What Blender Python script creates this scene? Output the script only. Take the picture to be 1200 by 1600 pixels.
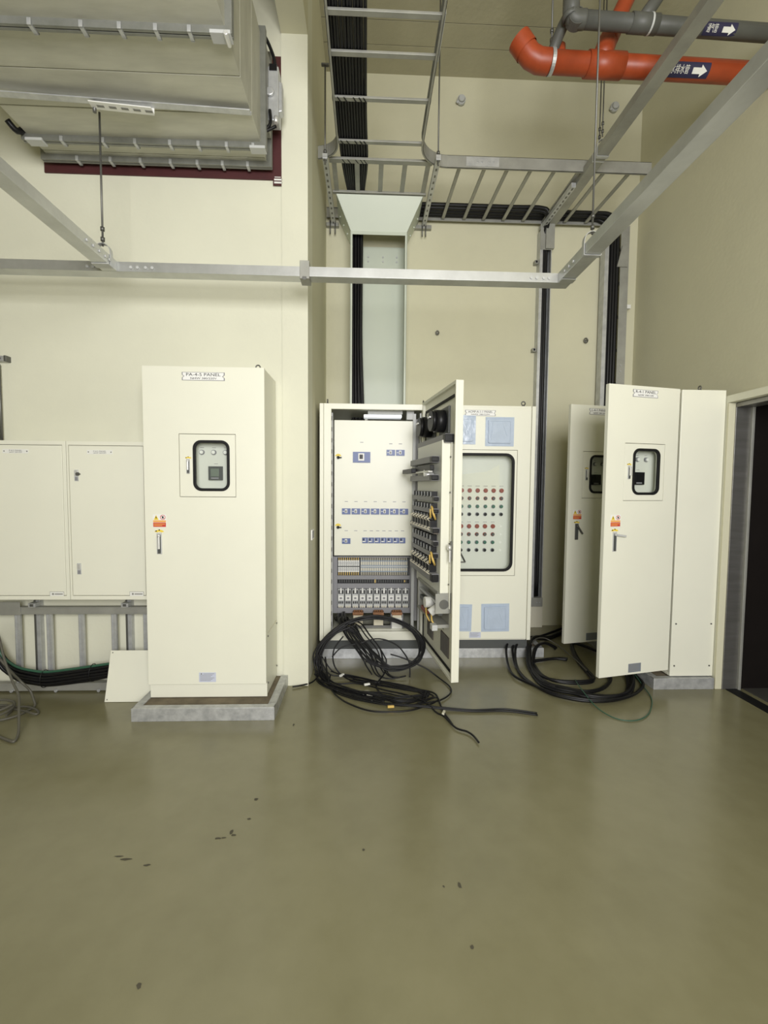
import bpy, math, random
from mathutils import Vector, Matrix
random.seed(7)
S = bpy.context.scene
COL = S.collection
for o in list(bpy.data.objects): bpy.data.objects.remove(o)
PI = math.pi; R = math.radians

# ------------------------------------------------------------------ camera
cam = bpy.data.cameras.new('camera'); co = bpy.data.objects.new('camera', cam); COL.objects.link(co)
PITCH, YAW, ROLL = 0.0569008, 0.0378890, -0.0082894
fw = Vector((math.sin(YAW)*math.cos(PITCH), math.cos(YAW)*math.cos(PITCH), -math.sin(PITCH)))
rt = Vector((math.cos(YAW), -math.sin(YAW), 0)); dn = fw.cross(rt)
r2 = rt*math.cos(ROLL)+dn*math.sin(ROLL); d2 = -rt*math.sin(ROLL)+dn*math.cos(ROLL)
m = Matrix((r2, -d2, -fw)).transposed().to_4x4(); m.translation = Vector((0, 0, 1.5))
co.matrix_world = m
cam.sensor_fit = 'HORIZONTAL'; cam.sensor_width = 36.0; cam.lens = 36.0*712.75/1200
cam.clip_start = 0.05; cam.clip_end = 60
S.camera = co
# ------------------------------------------------------------------ world, light, exposure
S.view_settings.view_transform = 'Standard'; S.view_settings.look = 'None'
S.view_settings.gamma = 1.0; S.view_settings.use_curve_mapping = False
S.view_settings.exposure = 0.0
w = bpy.data.worlds.new('world'); S.world = w; w.use_nodes = True
w.node_tree.nodes['Background'].inputs[0].default_value = (0.85, 0.92, 1.0, 1)
w.node_tree.nodes['Background'].inputs[1].default_value = 0.6
def area_light(name, loc, size, power, color, rot):
    l = bpy.data.lights.new(name, 'AREA'); l.shape = 'RECTANGLE'; l.size, l.size_y = size
    l.energy = power; l.color = color
    o = bpy.data.objects.new(name, l); COL.objects.link(o); o.location = loc; o.rotation_euler = rot
    return o
# daylight through the big window opening behind the photographer
area_light('daylight_window', (.5, -2.55, 2.5), (2.7, 2.4), 338, (1.0, 0.985, 0.985), (R(90), 0, 0))

# ------------------------------------------------------------------ materials
MATS = {}
def nd(nt, t, **kw):
    n = nt.nodes.new(t)
    for k, v in kw.items(): setattr(n, k, v)
    return n
def mat(name, col, rough=0.5, metal=0.0, var=0.0, vscale=3.0, bump=0.0, bscale=60.0, spec=0.5, col2=None, stretch=None, emit=None, coat=0.0):
    mt = bpy.data.materials.new(name); mt.use_nodes = True; nt = mt.node_tree
    b = nt.nodes['Principled BSDF']
    b.inputs['Roughness'].default_value = rough; b.inputs['Metallic'].default_value = metal
    b.inputs['Specular IOR Level'].default_value = spec
    b.inputs['Coat Weight'].default_value = coat
    c = (*col, 1)
    b.inputs['Base Color'].default_value = c
    if var > 0 or col2:
        tc = nd(nt, 'ShaderNodeTexCoord'); mp = nd(nt, 'ShaderNodeMapping')
        if stretch: mp.inputs['Scale'].default_value = stretch
        nz = nd(nt, 'ShaderNodeTexNoise'); nz.inputs['Scale'].default_value = vscale; nz.inputs['Detail'].default_value = 6
        nz.inputs['Roughness'].default_value = 0.62
        mx = nd(nt, 'ShaderNodeMix', data_type='RGBA')
        rp = nd(nt, 'ShaderNodeMapRange'); rp.inputs[1].default_value = 0.33; rp.inputs[2].default_value = 0.67
        nt.links.new(tc.outputs['Object'], mp.inputs[0]); nt.links.new(mp.outputs[0], nz.inputs['Vector'])
        nt.links.new(nz.outputs['Fac'], rp.inputs[0]); nt.links.new(rp.outputs[0], mx.inputs[0])
        c2 = col2 or tuple(x*(1-var) for x in col)
        mx.inputs[6].default_value = c; mx.inputs[7].default_value = (*c2, 1)
        nt.links.new(mx.outputs[2], b.inputs['Base Color'])
    if bump > 0:
        tc2 = nd(nt, 'ShaderNodeTexCoord'); n2 = nd(nt, 'ShaderNodeTexNoise'); n2.inputs['Scale'].default_value = bscale
        n2.inputs['Detail'].default_value = 4
        bp = nd(nt, 'ShaderNodeBump'); bp.inputs['Strength'].default_value = bump; bp.inputs['Distance'].default_value = 0.01
        nt.links.new(tc2.outputs['Object'], n2.inputs['Vector']); nt.links.new(n2.outputs['Fac'], bp.inputs['Height'])
        nt.links.new(bp.outputs[0], b.inputs['Normal'])
    if emit:
        b.inputs['Emission Color'].default_value = (*emit[0], 1); b.inputs['Emission Strength'].default_value = emit[1]
    MATS[name] = mt
    return mt
WALL = (0.64, 0.62, 0.455)
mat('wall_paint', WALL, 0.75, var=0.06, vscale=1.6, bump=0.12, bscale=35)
mat('wall_paint_lit', (0.71, 0.705, 0.57), 0.75, var=0.06, vscale=1.4, bump=0.10, bscale=35)  # paler copy of wall_paint, the left wall's stronger light put into its colour
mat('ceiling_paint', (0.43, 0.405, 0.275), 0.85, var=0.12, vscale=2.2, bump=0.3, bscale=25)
mat('cream_enamel', (0.78, 0.777, 0.66), 0.36, var=0.03, vscale=2.0, bump=0.02, bscale=220)
mat('cream_dull', (0.66, 0.63, 0.50), 0.55, var=0.04)
mat('panel_grey', (0.68, 0.69, 0.63), 0.4, var=0.02)
mat('galvanized', (0.60, 0.61, 0.61), 0.45, 0.55, vscale=14, col2=(0.46, 0.47, 0.48), bump=0.05, bscale=80)
mat('galvanized_dull', (0.40, 0.40, 0.36), 0.55, 0.45, vscale=5, col2=(0.31, 0.31, 0.28), bump=0.05, bscale=40)
mat('duct_sheet', (0.58, 0.575, 0.49), 0.50, 0.3, vscale=3.2, col2=(0.46, 0.455, 0.385), stretch=(0.7, 3.0, 1), bump=0.15, bscale=6)
mat('flange_steel', (0.27, 0.275, 0.25), 0.5, 0.45, vscale=8, col2=(0.21, 0.215, 0.19))
mat('aluminium', (0.60, 0.61, 0.60), 0.38, 0.7, vscale=6, col2=(0.50, 0.51, 0.50), stretch=(1, 1, 1))
mat('curb_steel', (0.62, 0.63, 0.63), 0.42, 0.5, vscale=18, col2=(0.40, 0.41, 0.42), bump=0.05, bscale=60)
mat('concrete', (0.20, 0.165, 0.11), 0.9, vscale=9, col2=(0.11, 0.09, 0.06), bump=0.3, bscale=40)
mat('black_cable', (0.006, 0.006, 0.007), 0.42, spec=0.35)
mat('grey_cable', (0.10, 0.095, 0.075), 0.5)
mat('green_cable', (0.03, 0.10, 0.06), 0.45)
mat('black_rubber', (0.008, 0.008, 0.008), 0.6, spec=0.25)
mat('black_plastic', (0.009, 0.009, 0.010), 0.4, spec=0.3)
mat('dark_grey', (0.075, 0.08, 0.078), 0.45)
mat('grey_plastic', (0.24, 0.24, 0.255), 0.5)
mat('light_grey', (0.50, 0.51, 0.50), 0.45)
mat('white_plastic', (0.78, 0.78, 0.74), 0.4)
mat('pale_green_sheet', (0.60, 0.65, 0.55), 0.42, var=0.04, vscale=2)
mat('chrome', (0.78, 0.78, 0.77), 0.32, 0.55)
mat('dark_metal', (0.16, 0.16, 0.15), 0.45, 0.7)
mat('stainless', (0.29, 0.285, 0.27), 0.42, 0.8, vscale=2, col2=(0.22, 0.215, 0.20), stretch=(1, 1, 8))
mat('blue_plastic', (0.085, 0.125, 0.30), 0.4)
mat('blue_film', (0.47, 0.55, 0.67), 0.2, var=0.10, vscale=9, bump=0.5, bscale=12)
mat('pale_blue_plate', (0.55, 0.58, 0.70), 0.4)
mat('grey_blue_plate', (0.20, 0.22, 0.25), 0.4)
mat('red_plastic', (0.25, 0.05, 0.03), 0.35)
mat('green_plastic', (0.035, 0.13, 0.09), 0.35)
mat('white_paint', (0.80, 0.80, 0.78), 0.5)
mat('ink', (0.02, 0.02, 0.02), 0.6)
mat('faint_ink', (0.22, 0.22, 0.20), 0.6)
mat('sign_yellow', (0.80, 0.60, 0.06), 0.5)
mat('sign_orange', (0.80, 0.40, 0.10), 0.5)
mat('sign_red', (0.55, 0.06, 0.04), 0.5)
mat('maroon_seal', (0.075, 0.016, 0.017), 0.6, var=0.25, vscale=6)
mat('orange_pipe', (0.38, 0.062, 0.017), 0.42, var=0.25, vscale=7)
mat('grey_pipe', (0.105, 0.108, 0.097), 0.5, var=0.2, vscale=6)
mat('navy_label', (0.02, 0.018, 0.06), 0.5)
mat('copper', (0.27, 0.13, 0.06), 0.4, 0.4)
mat('wire_yellow', (0.65, 0.45, 0.12), 0.5)
mat('terminal_cream', (0.72, 0.67, 0.52), 0.5)
mat('terminal_blue', (0.30, 0.36, 0.43), 0.5)
mat('brown_mesh', (0.10, 0.085, 0.07), 0.7)
mat('interior_dark', (0.10, 0.095, 0.08), 0.6)
mat('lcd', (0.17, 0.20, 0.17), 0.25)
mat('corridor_shade', (0.010, 0.008, 0.007), 0.9, spec=0.1, var=0.2, vscale=4)  # near-black base: the corridor's lack of light is put into the colour
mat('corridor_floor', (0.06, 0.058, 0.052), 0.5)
mat('lamp_diffuser', (0.85, 0.87, 0.88), 0.4, emit=((0.95, 0.98, 1.0), 0.55))
mat('dirt', (0.075, 0.068, 0.045), 0.9)
mat('paper', (0.74, 0.74, 0.65), 0.7)
mat('tape', (0.62, 0.60, 0.48), 0.6)
# glass: clear pane with reflections
g = bpy.data.materials.new('clear_glass'); g.use_nodes = True; nt = g.node_tree; nt.nodes.clear()
out = nd(nt, 'ShaderNodeOutputMaterial'); tr = nd(nt, 'ShaderNodeBsdfTransparent'); gl = nd(nt, 'ShaderNodeBsdfGlossy'); fr = nd(nt, 'ShaderNodeLayerWeight'); mx = nd(nt, 'ShaderNodeMixShader')
tr.inputs[0].default_value = (0.97, 0.98, 0.97, 1); gl.inputs['Roughness'].default_value = 0.03; fr.inputs[0].default_value = 0.12
nt.links.new(fr.outputs['Fresnel'], mx.inputs[0]); nt.links.new(tr.outputs[0], mx.inputs[1]); nt.links.new(gl.outputs[0], mx.inputs[2]); nt.links.new(mx.outputs[0], out.inputs[0])
MATS['clear_glass'] = g
# floor: worn glossy olive epoxy
f = mat('floor_epoxy', (0.235, 0.215, 0.125), 0.2, spec=0.5); nt = f.node_tree; b = nt.nodes['Principled BSDF']
tc = nd(nt, 'ShaderNodeTexCoord'); n1 = nd(nt, 'ShaderNodeTexNoise'); n1.inputs['Scale'].default_value = 1.1; n1.inputs['Detail'].default_value = 8; n1.inputs['Roughness'].default_value = 0.6
n3 = nd(nt, 'ShaderNodeTexNoise'); n3.inputs['Scale'].default_value = 7; n3.inputs['Detail'].default_value = 6
mx = nd(nt, 'ShaderNodeMix', data_type='RGBA'); mx.inputs[6].default_value = (0.180, 0.168, 0.092, 1); mx.inputs[7].default_value = (0.222, 0.208, 0.120, 1)
ad = nd(nt, 'ShaderNodeMath', operation='MULTIPLY_ADD'); ad.inputs[1].default_value = 0.35
mr = nd(nt, 'ShaderNodeMapRange'); mr.inputs[1].default_value = 0.5; mr.inputs[2].default_value = 0.85
nt.links.new(tc.outputs['Object'], n1.inputs['Vector']); nt.links.new(tc.outputs['Object'], n3.inputs['Vector'])
nt.links.new(n3.outputs['Fac'], ad.inputs[0]); nt.links.new(n1.outputs['Fac'], ad.inputs[2]); nt.links.new(ad.outputs[0], mr.inputs[0]); nt.links.new(mr.outputs[0], mx.inputs[0])
nt.links.new(mx.outputs[2], b.inputs['Base Color']); b.inputs['IOR'].default_value = 1.62
rr = nd(nt, 'ShaderNodeMapRange'); rr.inputs[3].default_value = 0.17; rr.inputs[4].default_value = 0.30
nt.links.new(n3.outputs['Fac'], rr.inputs[0]); nt.links.new(rr.outputs[0], b.inputs['Roughness'])
n4 = nd(nt, 'ShaderNodeTexNoise'); n4.inputs['Scale'].default_value = 5.0; n4.inputs['Detail'].default_value = 3
bp = nd(nt, 'ShaderNodeBump'); bp.inputs['Strength'].default_value = 0.10; bp.inputs['Distance'].default_value = 0.012
nt.links.new(tc.outputs['Object'], n4.inputs['Vector']); nt.links.new(n4.outputs['Fac'], bp.inputs['Height']); nt.links.new(bp.outputs[0], b.inputs['Normal'])

# ------------------------------------------------------------------ mesh builder
class MB:
    def __init__(s): s.v = []; s.f = []; s.mi = []; s.sm = []
    def add(s, vs, fs, mi=0, sm=False):
        k = len(s.v); s.v += [tuple(v) for v in vs]
        for f in fs: s.f.append([i+k for i in f]); s.mi.append(mi); s.sm.append(sm)
        return s
    def box(s, x0, x1, y0, y1, z0, z1, mi=0):
        v = [(x, y, z) for x in (x0, x1) for y in (y0, y1) for z in (z0, z1)]
        return s.add(v, [(0, 1, 3, 2), (4, 6, 7, 5), (0, 4, 5, 1), (2, 3, 7, 6), (0, 2, 6, 4), (1, 5, 7, 3)], mi)
    def bar(s, p0, p1, w, h, mi=0, up=(0, 0, 1)):
        p0 = Vector(p0); p1 = Vector(p1); d = (p1-p0).normalized(); u = Vector(up)
        if abs(d.dot(u)) > .98: u = Vector((0, 1, 0))
        a = d.cross(u).normalized(); b = a.cross(d)
        v = [p+a*i*w/2+b*j*h/2 for p in (p0, p1) for i, j in ((-1, -1), (1, -1), (1, 1), (-1, 1))]
        return s.add(v, [(0, 1, 2, 3)[::-1], (4, 5, 6, 7), (0, 4, 7, 3)[::-1], (1, 2, 6, 5)[::-1], (0, 1, 5, 4)[::-1], (3, 7, 6, 2)[::-1]], mi)
    def tube(s, pts, r, n=8, mi=0, caps=True):
        pts = [Vector(p) for p in pts]; rs = r if isinstance(r, (list, tuple)) else [r]*len(pts)
        up = Vector((0, 0, 1)); vs = []; prev = None
        for i, p in enumerate(pts):
            d = (pts[min(i+1, len(pts)-1)]-pts[max(i-1, 0)]).normalized()
            if prev is None:
                a = d.cross(up if abs(d.z) < .95 else Vector((0, 1, 0))).normalized()
            else:
                a = (prev-d*prev.dot(d)).normalized()
            prev = a; b = d.cross(a)
            for k in range(n):
                t = 2*PI*k/n; vs.append(p+(a*math.cos(t)+b*math.sin(t))*rs[i])
        fs = [(i*n+k, i*n+(k+1) % n, (i+1)*n+(k+1) % n, (i+1)*n+k) for i in range(len(pts)-1) for k in range(n)]
        s.add(vs, fs, mi, True)
        if caps:
            k0 = len(s.v)-len(vs)
            s.f.append([k0+k for k in range(n)][::-1]); s.mi.append(mi); s.sm.append(False)
            e = k0+(len(pts)-1)*n; s.f.append([e+k for k in range(n)]); s.mi.append(mi); s.sm.append(False)
        return s
    def cyl(s, p0, p1, r, n=12, mi=0, r2=None): return s.tube([p0, p1], [r, r if r2 is None else r2], n, mi)
    def prism(s, poly, y0, y1, mi=0):      # poly in (x,z), extruded along y
        n = len(poly); v = [(x, y0, z) for x, z in poly]+[(x, y1, z) for x, z in poly]
        fs = [tuple(range(n)), tuple(range(2*n-1, n-1, -1))]+[(i, i+n, (i+1) % n+n, (i+1) % n) for i in range(n)]
        return s.add(v, fs, mi)
    def ring(s, o, i, y0, y1, ro=0.001, ri=0.001, k=5, mi=0):   # rounded frame in xz, extruded along y
        A = rr_pts(*o, ro, k); B = rr_pts(*i, ri, k); n = len(A)
        v = [(x, y, z) for P in (A, B) for y in (y0, y1) for x, z in P]
        fs = []
        for a in range(n):
            c = (a+1) % n
            fs += [(a, c, 2*n+c, 2*n+a), (n+c, n+a, 3*n+a, 3*n+c), (a, n+a, n+c, c), (2*n+c, 3*n+c, 3*n+a, 2*n+a)]
        return s.add(v, fs, mi)
    def build(s, name, mats, parent=None, bevel=0.0, loc=None, rot=None):
        me = bpy.data.meshes.new(name); me.from_pydata(s.v, [], s.f)
        for mm in (mats if isinstance(mats, (list, tuple)) else [mats]): me.materials.append(MATS[mm])
        me.polygons.foreach_set('material_index', s.mi); me.polygons.foreach_set('use_smooth', s.sm)
        import bmesh
        bm = bmesh.new(); bm.from_mesh(me); bmesh.ops.recalc_face_normals(bm, faces=bm.faces); bm.to_mesh(me); bm.free()
        o = bpy.data.objects.new(name, me); COL.objects.link(o)
        if parent is not None: o.parent = parent
        if loc: o.location = loc
        if rot: o.rotation_euler = rot
        if bevel:
            bv = o.modifiers.new('bevel', 'BEVEL'); bv.width = bevel; bv.segments = 2; bv.limit_method = 'ANGLE'; bv.harden_normals = False
        return o
def rr_pts(x0, x1, z0, z1, r, k=5):
    P = []
    for cx, cz, a in ((x1-r, z1-r, 0), (x0+r, z1-r, 90), (x0+r, z0+r, 180), (x1-r, z0+r, 270)):
        for j in range(k+1):
            t = R(a+90*j/k); P.append((cx+r*math.cos(t), cz+r*math.sin(t)))
    return P
def bx(name, mats, parent, x0, x1, y0, y1, z0, z1, bevel=0.0):
    return MB().box(x0, x1, y0, y1, z0, z1).build(name, mats, parent, bevel)
def pegs(name, m, parent, pts, d, r, n=8):      # alike round pieces, one object each, sharing one mesh
    o = MB().cyl((0, 0, 0), d, r, n).build(name, m, parent, loc=pts[0])
    for p in pts[1:]:
        c = o.copy(); COL.objects.link(c); c.parent = parent; c.location = p
def thing(name, label, cat, loc=(0, 0, 0), rz=0.0, group=None):
    o = bpy.data.objects.new(name, None); COL.objects.link(o); o.location = loc; o.rotation_euler = (0, 0, rz)
    o.empty_display_size = 0.1
    return tag(o, label, cat, group)
def tag(o, label, cat=None, group=None, kind=None):
    o['label'] = label
    if cat: o['category'] = cat
    if group: o['group'] = group
    if kind: o['kind'] = kind
    return o
def struct(o, label=None):
    o['kind'] = 'structure'
    if label: o['label'] = label
    return o
def text(body, size, parent, loc, rot=(PI/2, 0, 0), m='ink', width=None, bold=0.0, name='lettering'):
    c = bpy.data.curves.new(name, 'FONT'); c.body = body; c.size = size; c.align_x = 'CENTER'; c.align_y = 'CENTER'
    c.resolution_u = 2; c.extrude = 0.0004; c.offset = bold
    t = bpy.data.objects.new(name+'_tmp', c); COL.objects.link(t)
    dg = bpy.context.evaluated_depsgraph_get(); me = bpy.data.meshes.new_from_object(t.evaluated_get(dg))
    bpy.data.objects.remove(t)
    me.name = name; me.materials.clear(); me.materials.append(MATS[m])
    if width and len(me.vertices):
        xs = [v.co.x for v in me.vertices]; k = width/(max(xs)-min(xs))
        for v in me.vertices: v.co.x *= k
    o = bpy.data.objects.new(name, me); COL.objects.link(o); o.parent = parent; o.location = loc; o.rotation_euler = rot
    return o
def spline(pts, n=6):
    P = [Vector(p) for p in pts]; out = []
    for i in range(len(P)-1):
        p0 = P[max(i-1, 0)]; p1 = P[i]; p2 = P[i+1]; p3 = P[min(i+2, len(P)-1)]
        for j in range(n):
            t = j/n
            out.append(0.5*((2*p1)+(-p0+p2)*t+(2*p0-5*p1+4*p2-p3)*t*t+(-p0+3*p1-3*p2+p3)*t**3))
    out.append(P[-1]); return out
def cable(name, pts, r, m, label, group=None, n=6, cat='cable', sides=7):
    o = MB().tube(spline(pts, n), r, sides).build(name, m)
    return tag(o, label, cat, group)

# ================================================================== THE SETTING
WL, WB, XA, XR, ZC = 3.377, 4.82, -0.43, 2.81, 5.63
struct(bx('floor', 'floor_epoxy', None, -6.0, XR+.02, -3.0, WB+.02, -0.12, 0.0))
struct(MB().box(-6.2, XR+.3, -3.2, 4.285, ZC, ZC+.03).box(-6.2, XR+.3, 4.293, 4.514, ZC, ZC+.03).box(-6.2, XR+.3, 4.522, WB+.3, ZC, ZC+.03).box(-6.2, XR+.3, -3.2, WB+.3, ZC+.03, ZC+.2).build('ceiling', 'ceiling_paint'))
struct(bx('wall_left', 'wall_paint_lit', None, -6.2, XA, WL, WL+.25, -.12, ZC))
struct(bx('wall_alcove', 'wall_paint', None, XA-.25, XA, WL+.25, WB, -.12, ZC))
struct(bx('wall_back', 'wall_paint', None, XA-.25, XR+.3, WB, WB+.25, -.12, ZC))
struct(MB().box(XR, XR+.25, 3.38, WB, -.12, ZC).box(XR, XR+.25, -3.2, 3.38, 2.13, ZC).box(XR, XR+.25, -3.2, 1.2, -.12, 2.13).build('wall_right', 'wall_paint'))
struct(bx('wall_west', 'wall_paint', None, -6.25, -6.0, -3.2, WL, -.12, ZC))
struct(MB().box(-6.2, -.85, -2.8, -2.56, -.12, ZC).box(1.85, XR+.25, -2.8, -2.56, -.12, ZC).box(-.85, 1.85, -2.8, -2.56, 3.7, ZC).box(-.85, 1.85, -2.8, -2.56, -.12, 1.3).build('wall_rear', 'wall_paint'))
# shallow pilaster at the end of the left wall, and the beams above it
struct(bx('trim_1', 'wall_paint_lit', None, -.613, XA, WL-.014, WL, 0, 4.62), 'shallow painted pilaster at the right end of the left wall')
struct(bx('trim_2', 'wall_paint', None, -.613, XA, -2.9, WL, 4.62, ZC), 'painted concrete beam running towards the viewer above the pilaster')
struct(bx('trim_3', 'wall_paint', None, -6.0, -.75, 3.1, WL, 4.86, ZC), 'painted concrete beam along the top of the left wall')
# doorway in the right wall: painted surround, steel lining, threshold and the corridor beyond, its gloom painted near-black
struct(MB().box(2.618, XR, 3.262, 3.40, 0, 2.125).box(2.618, XR, .9, 3.40, 2.125, 2.175).build('trim_5', 'wall_paint_lit'), 'painted surround standing proud around the doorway')
d1 = thing('door_1', 'dark open doorway with a stainless steel lining in the right wall', 'doorway', (2.672, 3.25, 0)); d1['kind'] = 'structure'
bx('jamb', 'stainless', d1, -.005, .105, -.012, .012, 0, 2.115, .002)
bx('jamb_edge', 'galvanized_dull', d1, .105, .125, -.03, .012, 0, 2.115, .002)
bx('reveal_shade', 'corridor_shade', d1, .125, .36, -.004, .012, 0, 2.125)  # panel over the pale wall end, blackened to paint the doorway's shade
bx('jamb_lip', 'wall_paint', d1, -.055, -.005, -.006, .012, 0, 2.12, .002)
bx('head_lining', 'stainless', d1, -.005, .125, -2.0, -.012, 2.09, 2.12, .002)
bx('threshold', 'black_rubber', d1, .02, .11, -2.05, -.012, -.1, .004)
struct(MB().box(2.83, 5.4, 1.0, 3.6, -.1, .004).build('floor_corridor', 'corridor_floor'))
struct(MB().box(3.03, 5.4, 3.45, 3.6, 0, 2.6).box(5.3, 5.4, .5, 3.45, 0, 2.6).box(3.03, 5.4, .9, 1.0, 0, 2.6).box(3.03, 5.4, .9, 3.6, 2.5, 2.6).build('wall_corridor', 'corridor_shade'))
# small dirt marks on the epoxy
for i, (x, y, sx, sy) in enumerate(((-.624, 1.88, .018, .006), (-.60, 1.882, .012, .006), (-.562, 1.896, .012, .007), (-.575, 1.915, .009, .014), (-.958, 1.78, .03, .006), (-.99, 1.795, .02, .004), (-.856, 1.749, .014, .006), (.358, 1.625, .008, .018), (.297, 1.621, .005, .006), (.353, 1.393, .007, .008), (-.672, 1.308, .009, .009), (-.005, 1.802, .007, .006), (-.52, 2.119, .012, .008), (-.45, 2.8, .006, .015), (-.52, 1.99, .01, .006))):
    P = [(x+sx*math.cos(2*PI*k/9)*random.uniform(.6, 1.2), y+sy*math.sin(2*PI*k/9)*random.uniform(.6, 1.2)) for k in range(9)]
    o = MB().add([(a, b, .0008) for a, b in P], [tuple(range(9))]).build('dirt_mark', 'dirt')
    tag(o, 'small dark scuff of dirt on the olive epoxy floor', 'dirt', 'dirt marks on the floor')

# ================================================================== EQUIPMENT CURBS
def curb(label, loc, W, D, left=True):
    t = thing('equipment_curb', label, 'curb', loc)
    H = .084
    bx('concrete_infill', 'concrete', t, .045, W-.045, .045, D, 0, H-.006)
    MB().box(0, W, 0, .006, 0, H).box(0, W, .006, .05, H-.006, H).build('front_angle', 'curb_steel', t, .0015)
    MB().box(W-.006, W, .006, D, 0, H).box(W-.05, W-.006, .05, D, H-.006, H).build('side_angle', 'curb_steel', t, .0015)
    MB().box(0, .006, .006, D, 0, H).box(.006, .05, .05, D, H-.006, H).build('side_angle', 'curb_steel', t, .0015)
    return t
curb('concrete curb edged in worn galvanized angle under the leftmost tall cabinet', (-1.478, 2.857, 0), .897, .50)
curb('low galvanized curb under the pair of joined control cabinets', (-.40, 3.893, 0), 1.97, .90)
curb('galvanized curb under the right-hand panels beside the doorway', (2.146, 3.243, 0), .461, 1.40)

# ================================================================== NAMEPLATES, SIGNS
def nameplate(parent, x, y, z, W, H, l1, l2):
    poly = []
    for sx in (1, -1):
        q = [(sx*W/2, -H/2), (sx*W/2, -H*.18), (sx*(W/2-H*.22), 0), (sx*W/2, H*.18), (sx*W/2, H/2)]
        poly += q if sx == 1 else q[::-1]
    MB().prism(poly, -.0025, 0).build('name_plate_border', 'grey_plastic', parent, loc=(x, y, z))
    k = .955
    MB().prism([(a*k if abs(a) > .3*W else a, b*(1-.10)) for a, b in poly], -.0032, -.001).build('name_plate', 'white_paint', parent, loc=(x, y, z))
    text(l1, H*.52, parent, (x, y-.0036, z+H*.19), width=W*.80)
    text(l2, H*.32, parent, (x, y-.0036, z-H*.25), width=W*.62)
def handle(parent, x, y, z, H, ang=0.0, gold=True, dark=False):
    W = H*.235
    MB().box(-W/2, W/2, -.006, 0, -H/2, H/2).build('handle_plate', 'light_grey' if not dark else 'dark_metal', parent, .002, loc=(x, y, z))
    MB().box(-W*.33, W*.33, -.0075, -.004, -H*.42, H*.42).build('handle_recess', 'dark_grey', parent, loc=(x, y, z))
    L = MB().box(-W*.22, W*.22, -.022, -.010, -H*.62, 0).cyl((0, -.022, 0), (0, 0, 0), W*.28, 10)
    L.build('handle_lever', 'dark_metal' if dark else ('light_grey' if ang > 1 else 'chrome'), parent, .003, loc=(x, y, z+H*.36), rot=(0, -ang, 0))
    MB().box(-W*.3, W*.3, -.009, -.004, -H*.47, -H*.40).build('key_cylinder', 'dark_metal', parent, loc=(x, y, z))
    if gold:
        P = []
        for k in range(9): t = R(20+140*k/8); P.append((W*1.0*math.cos(t), W*.62*math.sin(t)))
        for k in range(8, -1, -1): t = R(25+130*k/8); P.append((W*.45*math.cos(t), W*.22*math.sin(t)))
        MB().prism(P, -.0015, 0).build('lock_dial_sticker', 'sign_yellow', parent, loc=(x, y, z+H*.50))
        MB().box(-W*.75, -W*.45, -.002, -.001, H*.05, H*.10).box(-W*.12, W*.15, -.002, -.001, H*.10, H*.15).build('sticker_lettering', 'ink', parent, loc=(x, y, z+H*.51))
def warning_sign(parent, x, y, z, W):
    s = W
    MB().box(-s/2, s/2, -.001, 0, -s*.48, s*.5).build('warning_sticker', 'white_paint', parent, loc=(x, y, z))
    MB().prism([(-s*.44, s*.08), (-s*.06, s*.08), (-s*.25, s*.46)], -.0016, -.001).build('hazard_triangle', 'sign_yellow', parent, loc=(x, y, z))
    MB().prism([(-s*.25, s*.40), (-s*.31, s*.25), (-s*.26, s*.25), (-s*.27, s*.12), (-s*.19, s*.29), (-s*.24, s*.29)], -.0021, -.0016).build('hazard_bolt', 'ink', parent, loc=(x, y, z))
    c = MB()
    c.ring((s*.05, s*.45, s*.09, s*.47), (s*.09, s*.41, s*.13, s*.43), -.0016, -.001, s*.19, s*.15, 5)
    c.bar((s*.12, -.0014, s*.40), (s*.38, -.0014, s*.16), s*.035, .0006, up=(0, 1, 0)); c.build('prohibition_ring', 'sign_red', parent, loc=(x, y, z))
    MB().box(s*.19, s*.31, -.0021, -.0016, s*.19, s*.37).build('hand_pictogram', 'ink', parent, loc=(x, y, z))
    MB().box(-s*.48, s*.48, -.0016, -.001, -.10*s, .05*s).build('orange_band', 'sign_orange', parent, loc=(x, y, z))
    MB().box(-s*.48, s*.48, -.0016, -.001, -.46*s, -.12*s).build('red_band', 'sign_red', parent, loc=(x, y, z))
    MB().box(-s*.42, s*.42, -.0021, -.0016, -.26*s, -.21*s).box(-s*.42, s*.2, -.0021, -.0016, -.38*s, -.33*s).build('red_band_lettering', 'sign_orange', parent, loc=(x, y, z))
def rating_plate(parent, x, y, z, W, H, m='pale_blue_plate'):
    MB().box(-W/2, W/2, -.002, 0, -H/2, H/2).build('rating_plate', m, parent, loc=(x, y, z))
    l = MB().cyl((-W*.36, -.0026, H*.36), (-W*.36, -.002, H*.36), H*.08, 8)
    for k in range(6):
        zz = H*.36-k*H*.14; l.box(-W*(.24 if k == 0 else .44), W*(.40-.1*(k % 3)), -.0026, -.002, zz-H*.02, zz+H*.02)
    l.build('rating_plate_print', 'faint_ink', parent, loc=(x, y, z))
def small_label(parent, x, y, z, W=.05, H=.012):
    return MB().box(-W/2, W/2, -.0008, 0, -H/2, H/2).box(-W*.42, W*.42, -.0014, -.0008, -H*.22, H*.22, 1).build('circuit_label', ['white_plastic', 'faint_ink'], parent, loc=(x, y, z))

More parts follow.
